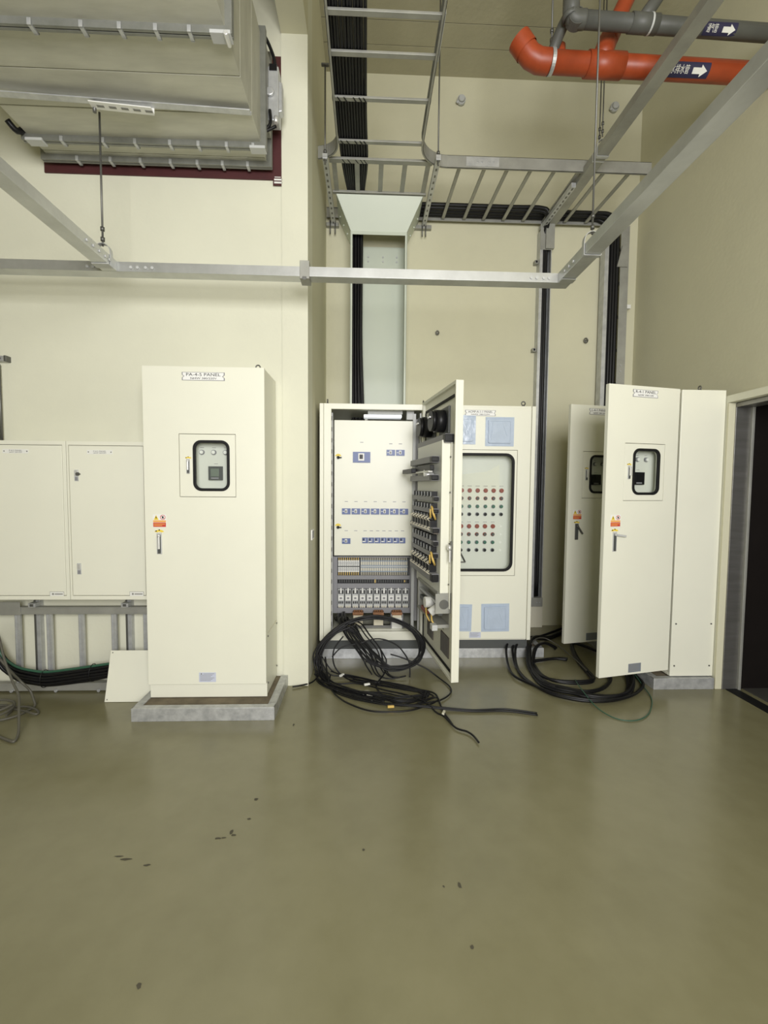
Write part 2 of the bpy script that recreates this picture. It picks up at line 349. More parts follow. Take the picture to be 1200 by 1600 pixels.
# ================================================================== TALL PANEL CABINETS (one leaf with a small glazed port)
def panel_cabinet(label, loc, rz, W, H, D, zd0, zd1, sub, gk, l1, ang, lever, dark_meter=False, plate_m='pale_blue_plate'):
    t = thing('panel_cabinet', label, 'cabinet', loc, rz, 'tall panel cabinets with one glazed leaf')
    b = MB()
    e_ = .004 if ang == 0 else 0
    b.box(e_, .02, 0 if ang else .006, D, 0, H).box(W-.02, W-e_, 0 if ang else .006, D, 0, H).box(.02, W-.02, D-.02, D, 0, H).box(.02, W-.02, 0 if ang else .006, D-.02, H-.02, H).box(.02, W-.02, 0 if ang else .006, D-.02, 0, .02)
    b.build('body', 'cream_enamel', t, .003)
    # side cover seam and screws on the exposed side
    pegs('screw_head', 'dark_metal', t, [(W-.001, y, z) for y, z in ((.03, .40), (D-.03, .40), (.03, .08), (D-.03, .08))], (.005, 0, 0), .006)
    bx('side_cover_seam', 'cream_dull', t, W-.0045, W-.0005, .02, D-.02, .418, .421)
    bx('base_plinth', 'cream_enamel', t, .0 if ang == 0 else .02, W if ang == 0 else W-.02, -.004 if ang == 0 else .002, .01, 0, zd0-.004)
    e = MB()
    for x in (W-.06,) if ang == 0 else (W-.05, .06):
        yy = .06 if ang == 0 else D*.5
        e.cyl((x, yy, H-.001), (x, yy, H+.012), .012, 8)
        e.tube([(x+.014*math.cos(a), yy, H+.024+.014*math.sin(a)) for a in [2*PI*k/12 for k in range(13)]], .0045, 6)
    e.build('lifting_eye', 'dark_metal', t)
    # the leaf: hinge at x = W
    d = MB(); sx0, sx1, sz0, sz1 = sub
    d.ring((-W, 0, zd0, zd1), (sx0-W, sx1-W, sz0, sz1), -.03, 0, .002, .002, 2)
    door = d.build('door', 'cream_enamel', t, .0025, loc=(W, -.001 if ang == 0 else -.042, 0), rot=(0, 0, ang))
    X = lambda u: u-W
    MB().ring((X(sx0)+.003, X(sx1)-.003, sz0+.003, sz1-.003), (X(gk[0])+.012, X(gk[1])-.012, gk[2]+.012, gk[3]-.012), -.0285, -.006, .002, .04, 5).build('window_leaf', 'cream_enamel', door, .0015)
    MB().ring((X(gk[0]), X(gk[1]), gk[2], gk[3]), (X(gk[0])+.018, X(gk[1])-.018, gk[2]+.018, gk[3]-.018), -.036, -.018, .052, .036, 6).build('window_gasket', 'black_rubber', door, .003)
    MB().ring((X(gk[0])+.006, X(gk[1])-.006, gk[2]+.006, gk[3]-.006), ((X(gk[0])+X(gk[1]))/2-.001, (X(gk[0])+X(gk[1]))/2+.001, (gk[2]+gk[3])/2-.001, (gk[2]+gk[3])/2+.001), -.024, -.021, .046, .0005, 5).build('window_pane', 'clear_glass', door)
    # recessed instrument tray behind the pane
    it = MB().box(X(sx0)-.01, X(sx1)+.01, .050, .056, sz0-.01, sz1+.01)
    it.ring((X(sx0)-.01, X(sx1)+.01, sz0-.01, sz1+.01), (X(sx0), X(sx1), sz0, sz1), .0, .056, .002, .002, 2)
    it.build('instrument_tray', 'panel_grey', door)
    zc = (gk[2]+gk[3])/2; xc = X((gk[0]+gk[1])/2)
    for k in range(3):
        lx = xc-.085+.077*k; lz = zc+.091
        MB().cyl((lx, .050, lz), (lx, .036, lz), .016, 16, 0).cyl((lx, .036, lz), (lx, .030, lz), .0115, 16, 1).build('pilot_lamp', ['grey_plastic', 'white_plastic'], door)
        small_label(door, lx, .0495, lz+.030, .032, .007)
    mx_, mz = xc+.004, zc-.046
    MB().box(mx_-.045, mx_+.045, .030, .050, mz-.045, mz+.045, 0).box(mx_-.030, mx_+.024, .0285, .030, mz-.022, mz+.030, 1).box(mx_-.028, mx_+.022, .0285, .030, mz-.038, mz-.028, 2).build('power_meter', ['dark_grey' if not dark_meter else 'black_plastic', 'lcd' if not dark_meter else 'black_plastic', 'grey_plastic'], door, .0015)
    small_label(door, mx_, .0495, mz+.062, .034, .007)
    handle(door, X(gk[0])-.030, -.0285, zc-.005, .095)
    nameplate(door, -W/2, -.030, zd1-.062 if ang == 0 else zd1-.052, .268*W/.765, .052, l1, '3\u22054W 380/220V' if ang == 0 else '1\u22053W 190/110V')
    warning_sign(door, X(.092), -.030, 1.179, .084)
    handle(door, X(.089), -.030, 1.033, .138, lever, dark=(lever > 0 and lever < 1))
    rating_plate(door, -W/2+.0, -.030, zd0+.048, .11, .064, plate_m)
    return t
panel_cabinet('cream closed cabinet standing alone on the worn steel curb, left of the corner', (-1.427, 3.018, .084), 0, .767, 2.164, .352, .098, 2.164, (.222, .582, 1.335, 1.740), (.310, .543, 1.374, 1.700), 'PA-4-5 PANEL', 0, 0)
panel_cabinet('cream cabinet nearest the doorway with its leaf swung open and lever raised', (2.284, 3.884, .090), R(-90), .612, 2.127, .330, .060, 2.124, (.150, .500, 1.320, 1.725), (.222, .456, 1.362, 1.690), 'R-4-1 PANEL', R(103), R(82), True, 'grey_blue_plate')
panel_cabinet('cream cabinet with open leaf half hidden behind the foremost open leaf', (2.284, 4.50, .090), R(-90), .55, 2.10, .330, .060, 2.110, (.130, .480, 1.320, 1.720), (.200, .434, 1.362, 1.690), 'L-4-1 PANEL', R(101.5), R(36), True, 'grey_blue_plate')

# ================================================================== WALL-HUNG CABINETS
def wall_cabinet(label, x0, x1, z0, z1, dx0, dx1):
    t = thing('hung_cabinet', label, 'cabinet', (x0, 3.182, z0), 0, 'wall-hung cream cabinets')
    W, H = x1-x0, z1-z0
    b = MB().ring((0, W, 0, H), (dx0-.003, dx1+.003, .027, H-.027), 0, .03, .002, .002, 2).box(0, W, .03, WL-3.182, 0, H)
    b.build('body', 'cream_enamel', t, .002)
    MB().box(dx0, dx1, .001, .022, .030, H-.030).build('door', 'cream_enamel', t, .002)
    y = .001
    px = (dx0+dx1)/2-.04
    MB().box(-.085, .085, -.001, 0, -.014, .014).build('name_plate', 'white_plastic', t, loc=(px, y, H-.072))
    text('P-4-5 PANEL', .014, t, (px, y-.0013, H-.068), m='faint_ink', width=.085); text('3\u22054W 380/220V', .010, t, (px, y-.0013, H-.079), m='faint_ink', width=.085)
    MB().cyl((px-.075, y-.002, H-.072), (px-.075, y, H-.072), .004, 8).cyl((px+.075, y-.002, H-.072), (px+.075, y, H-.072), .004, 8).build('rivet', 'dark_metal', t)
    for k, z in enumerate((H-.232, .215)):
        MB().box(-.013, .013, -.004, 0, -.038, .038).box(-.010, .010, -.010, -.004, -.002, .034, 1).box(-.009, .009, -.007, -.004, -.034, -.01, 2).build('latch', ['light_grey', 'chrome', 'grey_plastic'], t, loc=(dx0+.048, y, z))
    MB().cyl((dx0+.058, y-.012, H-.222), (dx0+.058, y, H-.222), .012, 10).box(dx0+.06, dx0+.076, y-.010, y-.006, H-.226, H-.218).build('latch_key', 'dark_metal', t)
    mx_ = dx1-.062
    MB().box(-.046, .046, -.001, 0, -.014, .014).box(-.048, .048, -.0005, 0, -.016, .016, 1).cyl((-.026, -.0016, 0), (-.026, -.001, 0), .007, 10, 1).box(-.014, .040, -.0016, -.001, -.004, .003, 1).build('maker_plate', ['white_plastic', 'faint_ink'], t, loc=(mx_, y, .040))
    for u in (.1, .5, .9): bx('mounting_tab', 'dark_metal', t, W*u-.01, W*u+.01, .10, WL-3.182, H, H+.006)
wall_cabinet('cream wall-hung cabinet cut off by the left edge of the photo', -2.62, -2.038, .700, 1.786, .03, .556)
wall_cabinet('cream wall-hung cabinet between its twin and the tall closed cabinet', -2.034, -1.475, .700, 1.786, .016, .508)

# ================================================================== CABLE LADDER ON THE LEFT WALL
t = thing('cable_ladder', 'galvanized cable ladder fixed low on the wall under the wall-hung cabinets', 'cable ladder', (-2.2, 3.30, 0))
def rail_z(name, z0, z1):
    MB().box(-.9, .75, -.012, .03, z0, z1).box(-.9, .75, -.016, -.012, z1-.008, z1).box(-.9, .75, -.016, -.012, z0, z0+.008).build(name, 'galvanized_dull', t, .0015)
rail_z('side_rail', .569, .620); rail_z('side_rail', .012, .066)
for x in (-2.489-.22, -2.489, -2.269, -2.045, -1.815, -1.589):
    MB().box(-.017, .017, .004, .026, .066, .569).box(-.017, -.008, .0, .004, .066, .569).build('rung', 'galvanized', t, .001, loc=(x+2.2, 0, 0))
for x in (-2.371, -1.725):
    MB().box(-.02, .02, .034, .074, 0.0, .66).box(-.02, -.006, .030, .034, 0, .66, 1).build('strut_post', ['galvanized', 'dark_metal'], t, .001, loc=(x+2.2, 0, 0))
    MB().box(-.025, .025, -.018, .034, .62, .648).box(-.012, .012, -.020, -.018, .625, .643, 1).build('rail_clamp', ['galvanized', 'dark_metal'], t, .002, loc=(x+2.2, 0, 0))
bx('rail_splice', 'galvanized_dull', t, -.43, -.25, -.019, -.016, .565, .66, .002)
pegs('bolt', 'galvanized', t, [(x, -.012, .014) for x in (-.02, -.33, .28, .5)], (0, -.014, 0), .011)
LB = [[-2.755, .599], [-2.613, .396], [-2.553, .282], [-2.511, .236], [-2.447, .195], [-2.361, .172], [-2.252, .159], [-2.098, .176], [-1.944, .197], [-1.789, .219], [-1.678, .23], [-1.56, .235]]
for k in range(9):
    row, lay = k % 5, k//5
    dz = -.010-.021*row; yy = 3.255-.022*lay+random.uniform(-.004, .004)
    P = [(x+random.uniform(-.006, .006), yy, max(.03, z+dz*(1-.25*max(0, (x+2.0)/.5) if x > -2.0 else 1)+random.uniform(-.003, .003))) for x, z in LB]
    cable('power_cable', P, .0115, 'black_cable', ('top', 'second', 'middle', 'fourth', 'lowest')[row]+' black cable in the '+('rear' if lay == 0 else 'front')+' layer drooping across the low wall ladder', 'black cables on the wall ladder')
cable('earth_cable', [(x, 3.235, z+.012) for x, z in LB], .009, 'green_cable', 'green earth cable lying on top of the drooping black bundle')
for x, z in ((-2.27, .118), (-1.935, .16)):
    o = MB().tube([(x+.004*math.cos(a), 3.245+.045*math.cos(a), z+.062*math.sin(a)) for a in [2*PI*k/16 for k in range(17)]], .003, 5).build('cable_tie', 'black_plastic')
    tag(o, 'black tie looped round the drooping cable bundle', 'cable tie', 'ties on the wall ladder bundle')
G1 = [[-2.511, 3.15, .521], [-2.45, 3.096, .44], [-2.381, 3.042, .323], [-2.296, 2.989, .209], [-2.221, 2.935, .144], [-2.15, 2.84, .10], [-2.098, 2.767, .05], [-2.052, 2.697, .015], [-2.027, 2.634, .01], [-2.067, 2.644, .01], [-2.144, 2.681, .01], [-2.204, 2.709, .01]]
cable('flex_cord', G1, .0075, 'grey_cable', 'grey flexible cord hanging down nearest the camera at the left edge')
G2 = [[-2.5, 3.15, .3], [-2.411, 3.127, .22], [-2.311, 3.079, .17], [-2.270, 3.10, .1], [-2.235, 3.08, .05], [-2.21, 3.055, .012], [-2.216, 2.993, .01], [-2.229, 2.938, .01], [-2.278, 2.887, .01], [-2.317, 2.877, .01]]
cable('flex_cord', G2, .0075, 'grey_cable', 'dark grey cord curling down to the floor behind the nearest cord')
G3 = [[-2.505, 3.103, .01], [-2.453, 3.078, .01], [-2.325, 3.018, .014], [-2.21, 2.971, .02], [-2.13, 2.947, .012], [-2.128, 2.974, .01], [-2.178, 3.015, .012], [-2.26, 3.039, .018], [-2.37, 3.041, .01], [-2.462, 3.055, .01]]
cable('flex_cord', G3, .0065, 'grey_cable', 'grey cord lying in a flat hairpin loop on the floor at the left edge')
cable('flex_cord', [(-2.40+.10*math.cos(a)*(1+.04*a), 2.93+.12*math.sin(a), .012+.006*a) for a in [k*.5 for k in range(26)]], .0075, 'grey_cable', 'coil of dark grey cord cut by the left edge of the photo')
# loose cover plate leaning on the ladder
lp = MB().box(-.30, .30, -.0015, .0015, 0, .34)
o = lp.cyl((-.285, -.003, .325), (-.285, .002, .325), .004, 8, 1).cyl((-.285, -.003, .015), (-.285, .002, .015), .004, 8, 1).build('cover_plate', ['cream_enamel', 'dark_metal'], None, .0, loc=(-1.492, 3.125, .002), rot=(R(-16), 0, 0))
tag(o, 'loose cream steel cover plate leaning at a slant left of the tall cabinet', 'cover plate')

# ================================================================== JOINED CONTROL CABINETS
def control_door(t, W, zd0, zd1, hinge, ang, open_=False):
    d = MB(); sx0, sx1, sz0, sz1 = -.735, -.105, .568, 1.640
    cx = -W/2
    sx0, sx1 = cx-.333, cx+.333
    d.ring((-W, 0, zd0, zd1), (sx0, sx1, sz0, sz1), -.03, 0, .002, .002, 2)
    if open_: d.ring((-W, 0, zd0, zd1), (-W+.022, -.022, zd0+.022, zd1-.022), 0, .022, .002, .002, 2)
    door = d.build('door', 'cream_enamel', t, .0025, loc=hinge, rot=(0, 0, ang))
    gx0, gx1, gz0, gz1 = cx-.310, cx+.310, .606, 1.612
    MB().ring((sx0+.003, sx1-.003, sz0+.003, sz1-.003), (gx0+.014, gx1-.014, gz0+.014, gz1-.014), -.0285, -.006, .002, .06, 5).build('window_leaf', 'cream_enamel', door, .0015)
    MB().ring((gx0, gx1, gz0, gz1), (gx0+.022, gx1-.022, gz0+.022, gz1-.022), -.037, -.018, .075, .055, 6).build('window_gasket', 'black_rubber', door, .003)
    MB().ring((gx0+.008, gx1-.008, gz0+.008, gz1-.008), (cx-.001, cx+.001, 1.1, 1.102), -.024, -.021, .065, .0005, 5).build('window_pane', 'clear_glass', door)
    ip = MB().box(sx0, sx1, .075, .081, sz0, sz1).ring((sx0, sx1, sz0, sz1), (sx0+.006, sx1-.006, sz0+.006, sz1-.006), 0, .075, .002, .002, 2)
    ip.build('instrument_tray', 'panel_grey', door)
    py = .075
    pit = .0697
    if not open_:
        MB().prism([(cx-.30, 1.43), (cx-.31, 1.15), (cx+.21, 1.15), (cx+.21, 1.52), (cx+.10, 1.46), (cx-.10, 1.435)], py-.002, py-.0005).build('paper_sheet', 'paper', door)
    for k in range(8):
        x = cx+.232-pit*k
        small_label(door, x, py-.001, 1.335, .045, .009)
        for r_, (z, mm, rad) in enumerate(((1.296, 'red_plastic', .019), (1.228, 'red_plastic', .012), (1.158, 'green_plastic', .013), (1.090, 'black_plastic', .012))):
            if r_ == 0: MB().cyl((x, py, z), (x, py-.012, z), rad, 14, 0).cyl((x, py-.012, z), (x, py-.016, z), rad*.7, 14, 0).build('pilot_lamp', mm, door)
            else: MB().cyl((x, py, z), (x, py-.008, z), .017, 14, 1 if r_ < 3 else 2).cyl((x, py-.008, z), (x, py-.022, z), rad, 12, 0).build('push_button' if r_ < 3 else 'selector_switch', ['dark_grey' if r_ == 1 else mm, mm if r_ == 1 else 'grey_plastic', 'grey_plastic'], door)
    for k in range(1, 8):
        x = cx+.232-pit*k
        small_label(door, x, py-.001, 1.022, .045, .009)
        for r_, (z, mm, rad) in enumerate(((.985, 'red_plastic', .019), (.915, 'red_plastic', .012), (.845, 'green_plastic', .013), (.777, 'black_plastic', .012))):
            if r_ == 0: MB().cyl((x, py, z), (x, py-.012, z), rad, 14, 0).cyl((x, py-.012, z), (x, py-.016, z), rad*.7, 14, 0).build('pilot_lamp', mm, door)
            else: MB().cyl((x, py, z), (x, py-.008, z), .017, 14, 1 if r_ < 3 else 2).cyl((x, py-.008, z), (x, py-.022, z), rad, 12, 0).build('push_button' if r_ < 3 else 'selector_switch', ['dark_grey' if r_ == 1 else mm, mm if r_ == 1 else 'grey_plastic', 'grey_plastic'], door)
    for k in range(4):
        z = .985-.07*k; MB().cyl((cx+.232, py, z), (cx+.232, py-.004, z), .010, 12).build('blanking_plug', 'white_plastic', door)
    # meters under crumpled blue protective film, four of them
    for x, z, s_, tilt in ((cx-.150, 1.805, .122, .0), (cx+.175, 1.792, .122, .0), (cx-.150, .205, .118, .02), (cx+.172, .205, .122, -.015)):
        f_ = MB(); f_.box(-s_, s_, -.003, 0, -s_, s_)
        f_.ring((-s_*.80, s_*.80, -s_*.80, s_*.80), (-s_*.70, s_*.70, -s_*.70, s_*.70), -.016, -.003, .012, .01, 3)
        f_.box(-s_*.72, s_*.72, -.012, -.003, -s_*.72, s_*.72)
        f_.bar((-s_*.5, -.012, s_*.62), (-s_*.62, -.012, -s_*.55), .006, .004, up=(0, 1, 0)).bar((s_*.25, -.012, s_*.4), (s_*.5, -.012, -s_*.3), .006, .004, up=(0, 1, 0)).bar((-s_*.95, -.003, s_*.88), (s_*.9, -.003, s_*.93), .008, .005, up=(0, 1, 0))
        f_.build('film_wrapped_meter', 'blue_film', door, .003, loc=(x, -.030, z), rot=(0, tilt, 0))
    nameplate(door, cx+.008, -.030, 1.944 if zd1 > 2.0 else zd1-.05, .258, .048, 'ACMP-A-1-1 PANEL', '3\u22054W 380/220V')
    rating_plate(door, cx-.0, -.030, .055, .10, .05)
    return door
ZB = .172
# --- right-hand closed unit
t = thing('control_cabinet', 'closed cream control cabinet with rows of red lamps behind a tall glazed port', 'cabinet', (.489, 3.862, ZB), 0, 'joined control cabinets')
WU = .936
MB().ring((0, WU-.034, 0, 2.013), (.07, WU-.10, .07, 1.95), 0, .03, .002, .002, 2).box(0, .02, .03, .9, 0, 2.013).box(WU-.054, WU-.034, .03, .9, 0, 2.013).box(.02, WU-.054, .88, .9, 0, 2.013).box(.02, WU-.054, .03, .88, 1.993, 2.013).box(.02, WU-.054, .03, .88, 0, .02).build('body', 'cream_enamel', t, .003)
bx('side_panel', 'cream_enamel', t, WU-.033, WU, -.02, .9, .003, 2.010, .003)
bx('base_channel', 'dark_grey', t, .01, WU-.01, .03, .85, -.086, -.001)
e = MB(); x = WU-.088
e.cyl((x, .05, 2.012), (x, .05, 2.026), .013, 8).tube([(x+.016*math.cos(a), .05, 2.044+.016*math.sin(a)) for a in [2*PI*k/12 for k in range(13)]], .0055, 6).build('lifting_eye', 'dark_metal', t)
bx('sill_seam', 'cream_dull', t, .006, WU-.04, -.002, .0, .012, .016)
control_door(t, .886, .020, 1.995, (.892, -.002, 0), 0)
# --- left-hand open unit
t = thing('control_cabinet', 'open cream control cabinet with breakers and relays exposed', 'cabinet', (-.396, 3.862, ZB), 0, 'joined control cabinets')
b = MB()
WO = .882
b.ring((.034, WO, 0, 2.013), (.095, WO-.022, .075, 1.968), 0, .04, .002, .002, 2)
b.box(.034, .05, .04, .9, 0, 2.013).box(WO-.02, WO, .04, .9, 0, 2.013).box(.05, WO-.02, .88, .9, 0, 2.013).box(.05, WO-.02, .04, .62, 1.99, 2.013).box(.05, .24, .62, .88, 1.99, 2.013).box(.40, WO-.02, .62, .88, 1.99, 2.013).box(.05, WO-.02, .04, .88, 0, .02)
b.build('body', 'cream_enamel', t, .003)
bx('side_panel', 'cream_enamel', t, 0, .033, -.02, .9, .003, 2.010, .003)
bx('base_channel', 'dark_grey', t, .01, WO-.01, .03, .85, -.086, -.001)
for x in (.060, WO-.01):
    MB().cyl((x, .05, 2.012), (x, .05, 2.026), .009, 8).tube([(x, .05+.014*math.cos(a), 2.040+.014*math.sin(a)) for a in [2*PI*k/12 for k in range(13)]], .005, 6).build('lifting_eye', 'dark_metal', t)
MB().box(.40, .70, .10, .24, 1.945, 1.985).build('lamp_housing', 'light_grey', t, .003)
MB().box(.365, .695, .12, .215, 1.918, 1.945).build('lamp_tube', 'lamp_diffuser', t, .006)
bx('lamp_bracket', 'light_grey', t, .735, .80, .10, .16, 1.90, 1.985, .004)
sl = MB().box(.078, .102, .09, .12, .05, 1.95)
for k in range(20): sl.box(.084, .096, .087, .09, .10+k*.094, .135+k*.094, 1)
sl.build('slotted_post', ['light_grey', 'black_plastic'], t)
MB().box(.79, .815, .09, .13, .05, 1.95).box(.845, .858, .06, .075, .05, 1.95).build('slotted_post', ['light_grey'], t)
bx('hinge_bar', 'grey_plastic', t, .815, .84, .07, .09, .15, 1.90)
# inner cover with breakers
ic = bx('inner_cover', 'cream_enamel', t, .113, .835, .118, .132, .717, 1.892, .002)
def breaker(x0, x1, z0, z1, main=False, sub=False):
    w_, h_ = x1-x0, z1-z0; q = MB()
    q.box(0, w_, -.012, 0, 0, h_, 0)
    if main: q.box(w_*.31, w_*.65, -.018, -.012, h_*.18, h_*.86, 1).box(w_*.38, w_*.57, -.026, -.018, h_*.34, h_*.74, 2)
    elif sub: q.box(w_*.06, w_*.5, -.015, -.012, h_*.22, h_*.40, 1).box(w_*.14, w_*.30, -.022, -.012, h_*.5, h_*.85, 2).box(w_*.55, w_*.62, -.014, -.012, h_*.2, h_*.85, 1)
    else: q.box(w_*.34, w_*.62, -.016, -.012, h_*.22, h_*.86, 1).box(w_*.43, w_*.53, -.024, -.016, h_*.30, h_*.70, 2).box(w_*.08, w_*.27, -.0125, -.012, h_*.45, h_*.55, 1)
    q.build('circuit_breaker', ['blue_plastic', 'white_plastic', 'black_plastic'], ic, loc=(x0, .118, z0))
O = .396
breaker(-.122+O, .028+O, 1.701-ZB, 1.793-ZB, main=True)
for a in (.169, .252): breaker(a+O, a+.073+O, 1.764-ZB, 1.814-ZB)
for k in range(7): breaker(-.215+.0838*k+O, -.141+.0838*k+O, 1.252-ZB, 1.303-ZB)
breaker(-.214+O, -.141+O, .994-ZB, 1.041-ZB)
for k in range(7): breaker(-.038+.0547*k+O, .012+.0547*k+O, 1.0-ZB, 1.048-ZB, sub=True)
for x, z in [(-.047, 1.876), (.205, 1.866), (.288, 1.866)]+[(-.178+.0838*k, 1.363) for k in range(7)]+[(-.178, 1.108), (-.095, 1.108)]+[(-.013+.0547*k, 1.108) for k in range(7)]:
    small_label(ic, x+O, .118, z-ZB, .034, .010)
for z in (1.753, 1.148):
    P = [(.028*math.cos(R(15+150*k/10)), .028*math.sin(R(15+150*k/10))) for k in range(11)]
    MB().prism(P, -.002, 0).build('lock_dial_sticker', 'sign_yellow', ic, loc=(-.249+O, .118, z-ZB-.006))
    MB().cyl((0, 0, 0), (0, -.02, 0), .013, 12).box(0, .03, -.02, -.012, -.006, .004).build('door_knob', 'ink', ic, loc=(-.249+O, .118, z-ZB-.01))
# wiring area
MB().box(.096, .139, .17, .23, .19, .70).box(.782, .826, .17, .23, .19, .70).box(.139, .782, .17, .23, .690, .702).box(.139, .782, .17, .23, .494, .530).box(.139, .782, .17, .23, .412, .458).box(.139, .782, .17, .23, .19, .240).build('wiring_duct', 'grey_plastic', t, .002)
bx('mounting_plate', 'dark_grey', t, .139, .782, .225, .235, .19, .70)
q = MB().box(.139, .782, .19, .225, .459, .493)
for k in range(30): q.box(.155+k*.0205, .163+k*.0205, .186, .19, .463, .489, 1)
q.box(.47, .48, .184, .19, .462, .492, 2).box(.735, .745, .184, .19, .466, .486, 2).build('wire_comb', ['black_plastic', 'dark_grey', 'wire_yellow'], t)
def strip(x0, x1, n, m0, m1):
    q = MB(); w_ = (x1-x0)/n
    for k in range(n):
        x = x0+k*w_
        q.box(x, x+w_*.86, .175, .225, .56, .665, 0).box(x+w_*.1, x+w_*.7, .170, .175, .625, .655, 1).box(x+w_*.1, x+w_*.7, .170, .175, .572, .598, 1)
        q.box(x+w_*.2, x+w_*.55, .178, .20, .532, .562, 2).box(x+w_*.2, x+w_*.55, .178, .20, .665, .690, 2)
    q.box(x0, x1, .169, .1755, .606, .616, 3)
    return q
strip(.145, .335, 10, 0, 0).build('terminal_block', ['white_plastic', 'light_grey', 'wire_yellow', 'dark_grey'], t)
strip(.345, .765, 26, 0, 0).build('terminal_block', ['terminal_blue', 'terminal_cream', 'terminal_cream', 'light_grey'], t)
for k in range(10):
    x = .143+k*.0640
    q = MB().box(0, .056, 0, .055, .0, .16, 0).box(.006, .050, -.012, 0, .062, .104, 1).box(.018, .038, -.016, -.012, .074, .090, 2)
    for a in (.006, .022, .038):
        q.box(a, a+.012, -.006, 0, .118, .152, 3).box(a+.001, a+.011, -.007, 0, .030, .052, 3).box(a+.002, a+.010, -.002, .02, -.008, .012, 4)
    q.box(.022, .034, -.010, 0, .125, .172, 1)
    q.build('contactor', ['light_grey', 'white_plastic', 'grey_plastic', 'black_plastic', 'terminal_cream'], t, .001, loc=(x, .165, .248))
for x, hh in ((.325, .09), (.505, .09), (.668, .11)):
    q = MB().box(-.042, .042, .10, .17, .10, .19, 0).box(-.048, .048, .095, .175, .19, .215, 1)
    for a in (-.03, -.01, .01, .03): q.cyl((a, .12, .215), (a, .12, .232), .009, 8, 1)
    if x > .6: q.box(-.055, -.045, .09, .18, .06, .20, 2).box(.045, .055, .09, .18, .06, .20, 2).box(-.045, .045, .088, .095, .06, .17, 3)
    q.build('current_transformer', ['terminal_cream', 'copper', 'grey_plastic', 'white_plastic'], t, .002, loc=(x, 0, 0))
MB().box(.10, .83, .06, .5, .052, .075).box(.10, .83, .055, .06, .03, .075).build('gland_plate', 'cream_enamel', t, .002)
MB().box(.30, .82, .10, .14, .078, .10).build('earth_bar', 'dark_metal', t)
bx('sill_slot', 'ink', t, .60, .73, -.001, .0, .040, .052)
bx('sill_plate', 'cream_enamel', t, .06, WO-.03, -.004, .0, .004, .068, .001)
# the open leaf and what is fixed on its inner face
door = control_door(t, .866, .0, 2.026, (.881, -.002, 0), R(97.6), True)
B = lambda name, m, u0, u1, w0, w1, z0, z1, bev=0.0: MB().box(-u1, -u0, w0, w1, z0-ZB, z1-ZB).build(name, m, door, bev)
MB().box(-.80, -.06, .004, .012, 2.10-ZB, 2.118-ZB).box(-.82, -.06, .004, .012, .215-ZB, .232-ZB).box(-.066, -.054, .004, .012, .23-ZB, 2.10-ZB).build('door_gasket', 'black_rubber', door)
for u in (.24, .585):
    MB().box(-u-.11, -u+.11, .001, .016, 1.87-ZB, 2.06-ZB).build('meter_back_plate', 'dark_grey', door, .003)
    MB().cyl((-u, .016, 1.965-ZB), (-u, .085, 1.965-ZB), .080, 20, 0).cyl((-u, .085, 1.965-ZB), (-u, .115, 1.965-ZB), .072, 20, 0).cyl((-u-.02, .115, 1.99-ZB), (-u-.02, .13, 1.99-ZB), .008, 8, 1).cyl((-u+.02, .115, 1.99-ZB), (-u+.02, .13, 1.99-ZB), .008, 8, 1).build('meter_housing', ['black_plastic', 'chrome'], door)
def wduct(u0, u1, w0, w1, z0, z1):
    B('wiring_duct', 'grey_plastic', u0, u1, w0, w1, z0, z1, .003)
    B('wiring_duct_mouth', 'black_plastic', u1-.05, u1+.012, w0+.004, w1+.003, z0+.004, z1-.004, .006)
wduct(.03, .80, .0, .07, 1.795, 1.855)
B('tray_side_wall', 'cream_enamel', .762, .772, .0, .082, .765, 1.815, .002)
B('tray_flange', 'cream_enamel', .772, .80, .018, .024, .66, 1.80, .001)
wduct(.06, .71, .082, .135, 1.665, 1.710)
wduct(.06, .71, .082, .135, 1.540, 1.582)
for z in (1.395, 1.31, 1.085, 1.00): wduct(.06, .72, .082, .118, z, z+.036)
wduct(.06, .74, .082, .130, 1.175, 1.215); wduct(.06, .74, .082, .130, .835, .895)
B('door_light', 'black_plastic', .30, .72, .12, .15, 1.612, 1.648, .004); B('door_light_arm', 'black_plastic', -.02, .31, .14, .185, 1.602, 1.637, .004); B('door_light_tube', 'white_plastic', .12, .68, .120, .150, 1.598, 1.612, .004)
MB().cyl((-.56, .09, 1.60-ZB), (-.56, .15, 1.60-ZB), .02, 12).cyl((-.60, .09, 1.585-ZB), (-.60, .16, 1.585-ZB), .014, 12).build('cable_gland', 'chrome', door)
for z in (1.445, 1.36, 1.285, 1.14, 1.06, .975):
    for k in range(7):
        u = .14+.085*k
        MB().box(-u-.026, -u+.026, .082, .118, z-.020-ZB, z+.020-ZB, 0).box(-u-.012, -u+.012, .118, .124, z-.010-ZB, z+.012-ZB, 1).box(-u-.004, -u+.004, .124, .126, z-.016-ZB, z+.018-ZB, 2).build('contact_block', ['black_plastic', 'dark_grey', 'light_grey'], door)
for z in (1.235, .925):
    for k in range(7):
        u = .14+.085*k
        q = MB().box(-u-.026, -u+.026, .082, .130, z-.026-ZB, z+.026-ZB, 0)
        for a in (-.014, .014): q.tube([(-u+a, .13, z+.02-ZB), (-u+a, .145, z+.035-ZB), (-u+a-.01, .12, z+.055-ZB)], .003, 5, 1).tube([(-u+a, .13, z-.02-ZB), (-u+a, .145, z-.035-ZB), (-u+a-.01, .12, z-.05-ZB)], .003, 5, 1)
        q.build('contact_block', ['black_plastic', 'terminal_cream'], door)
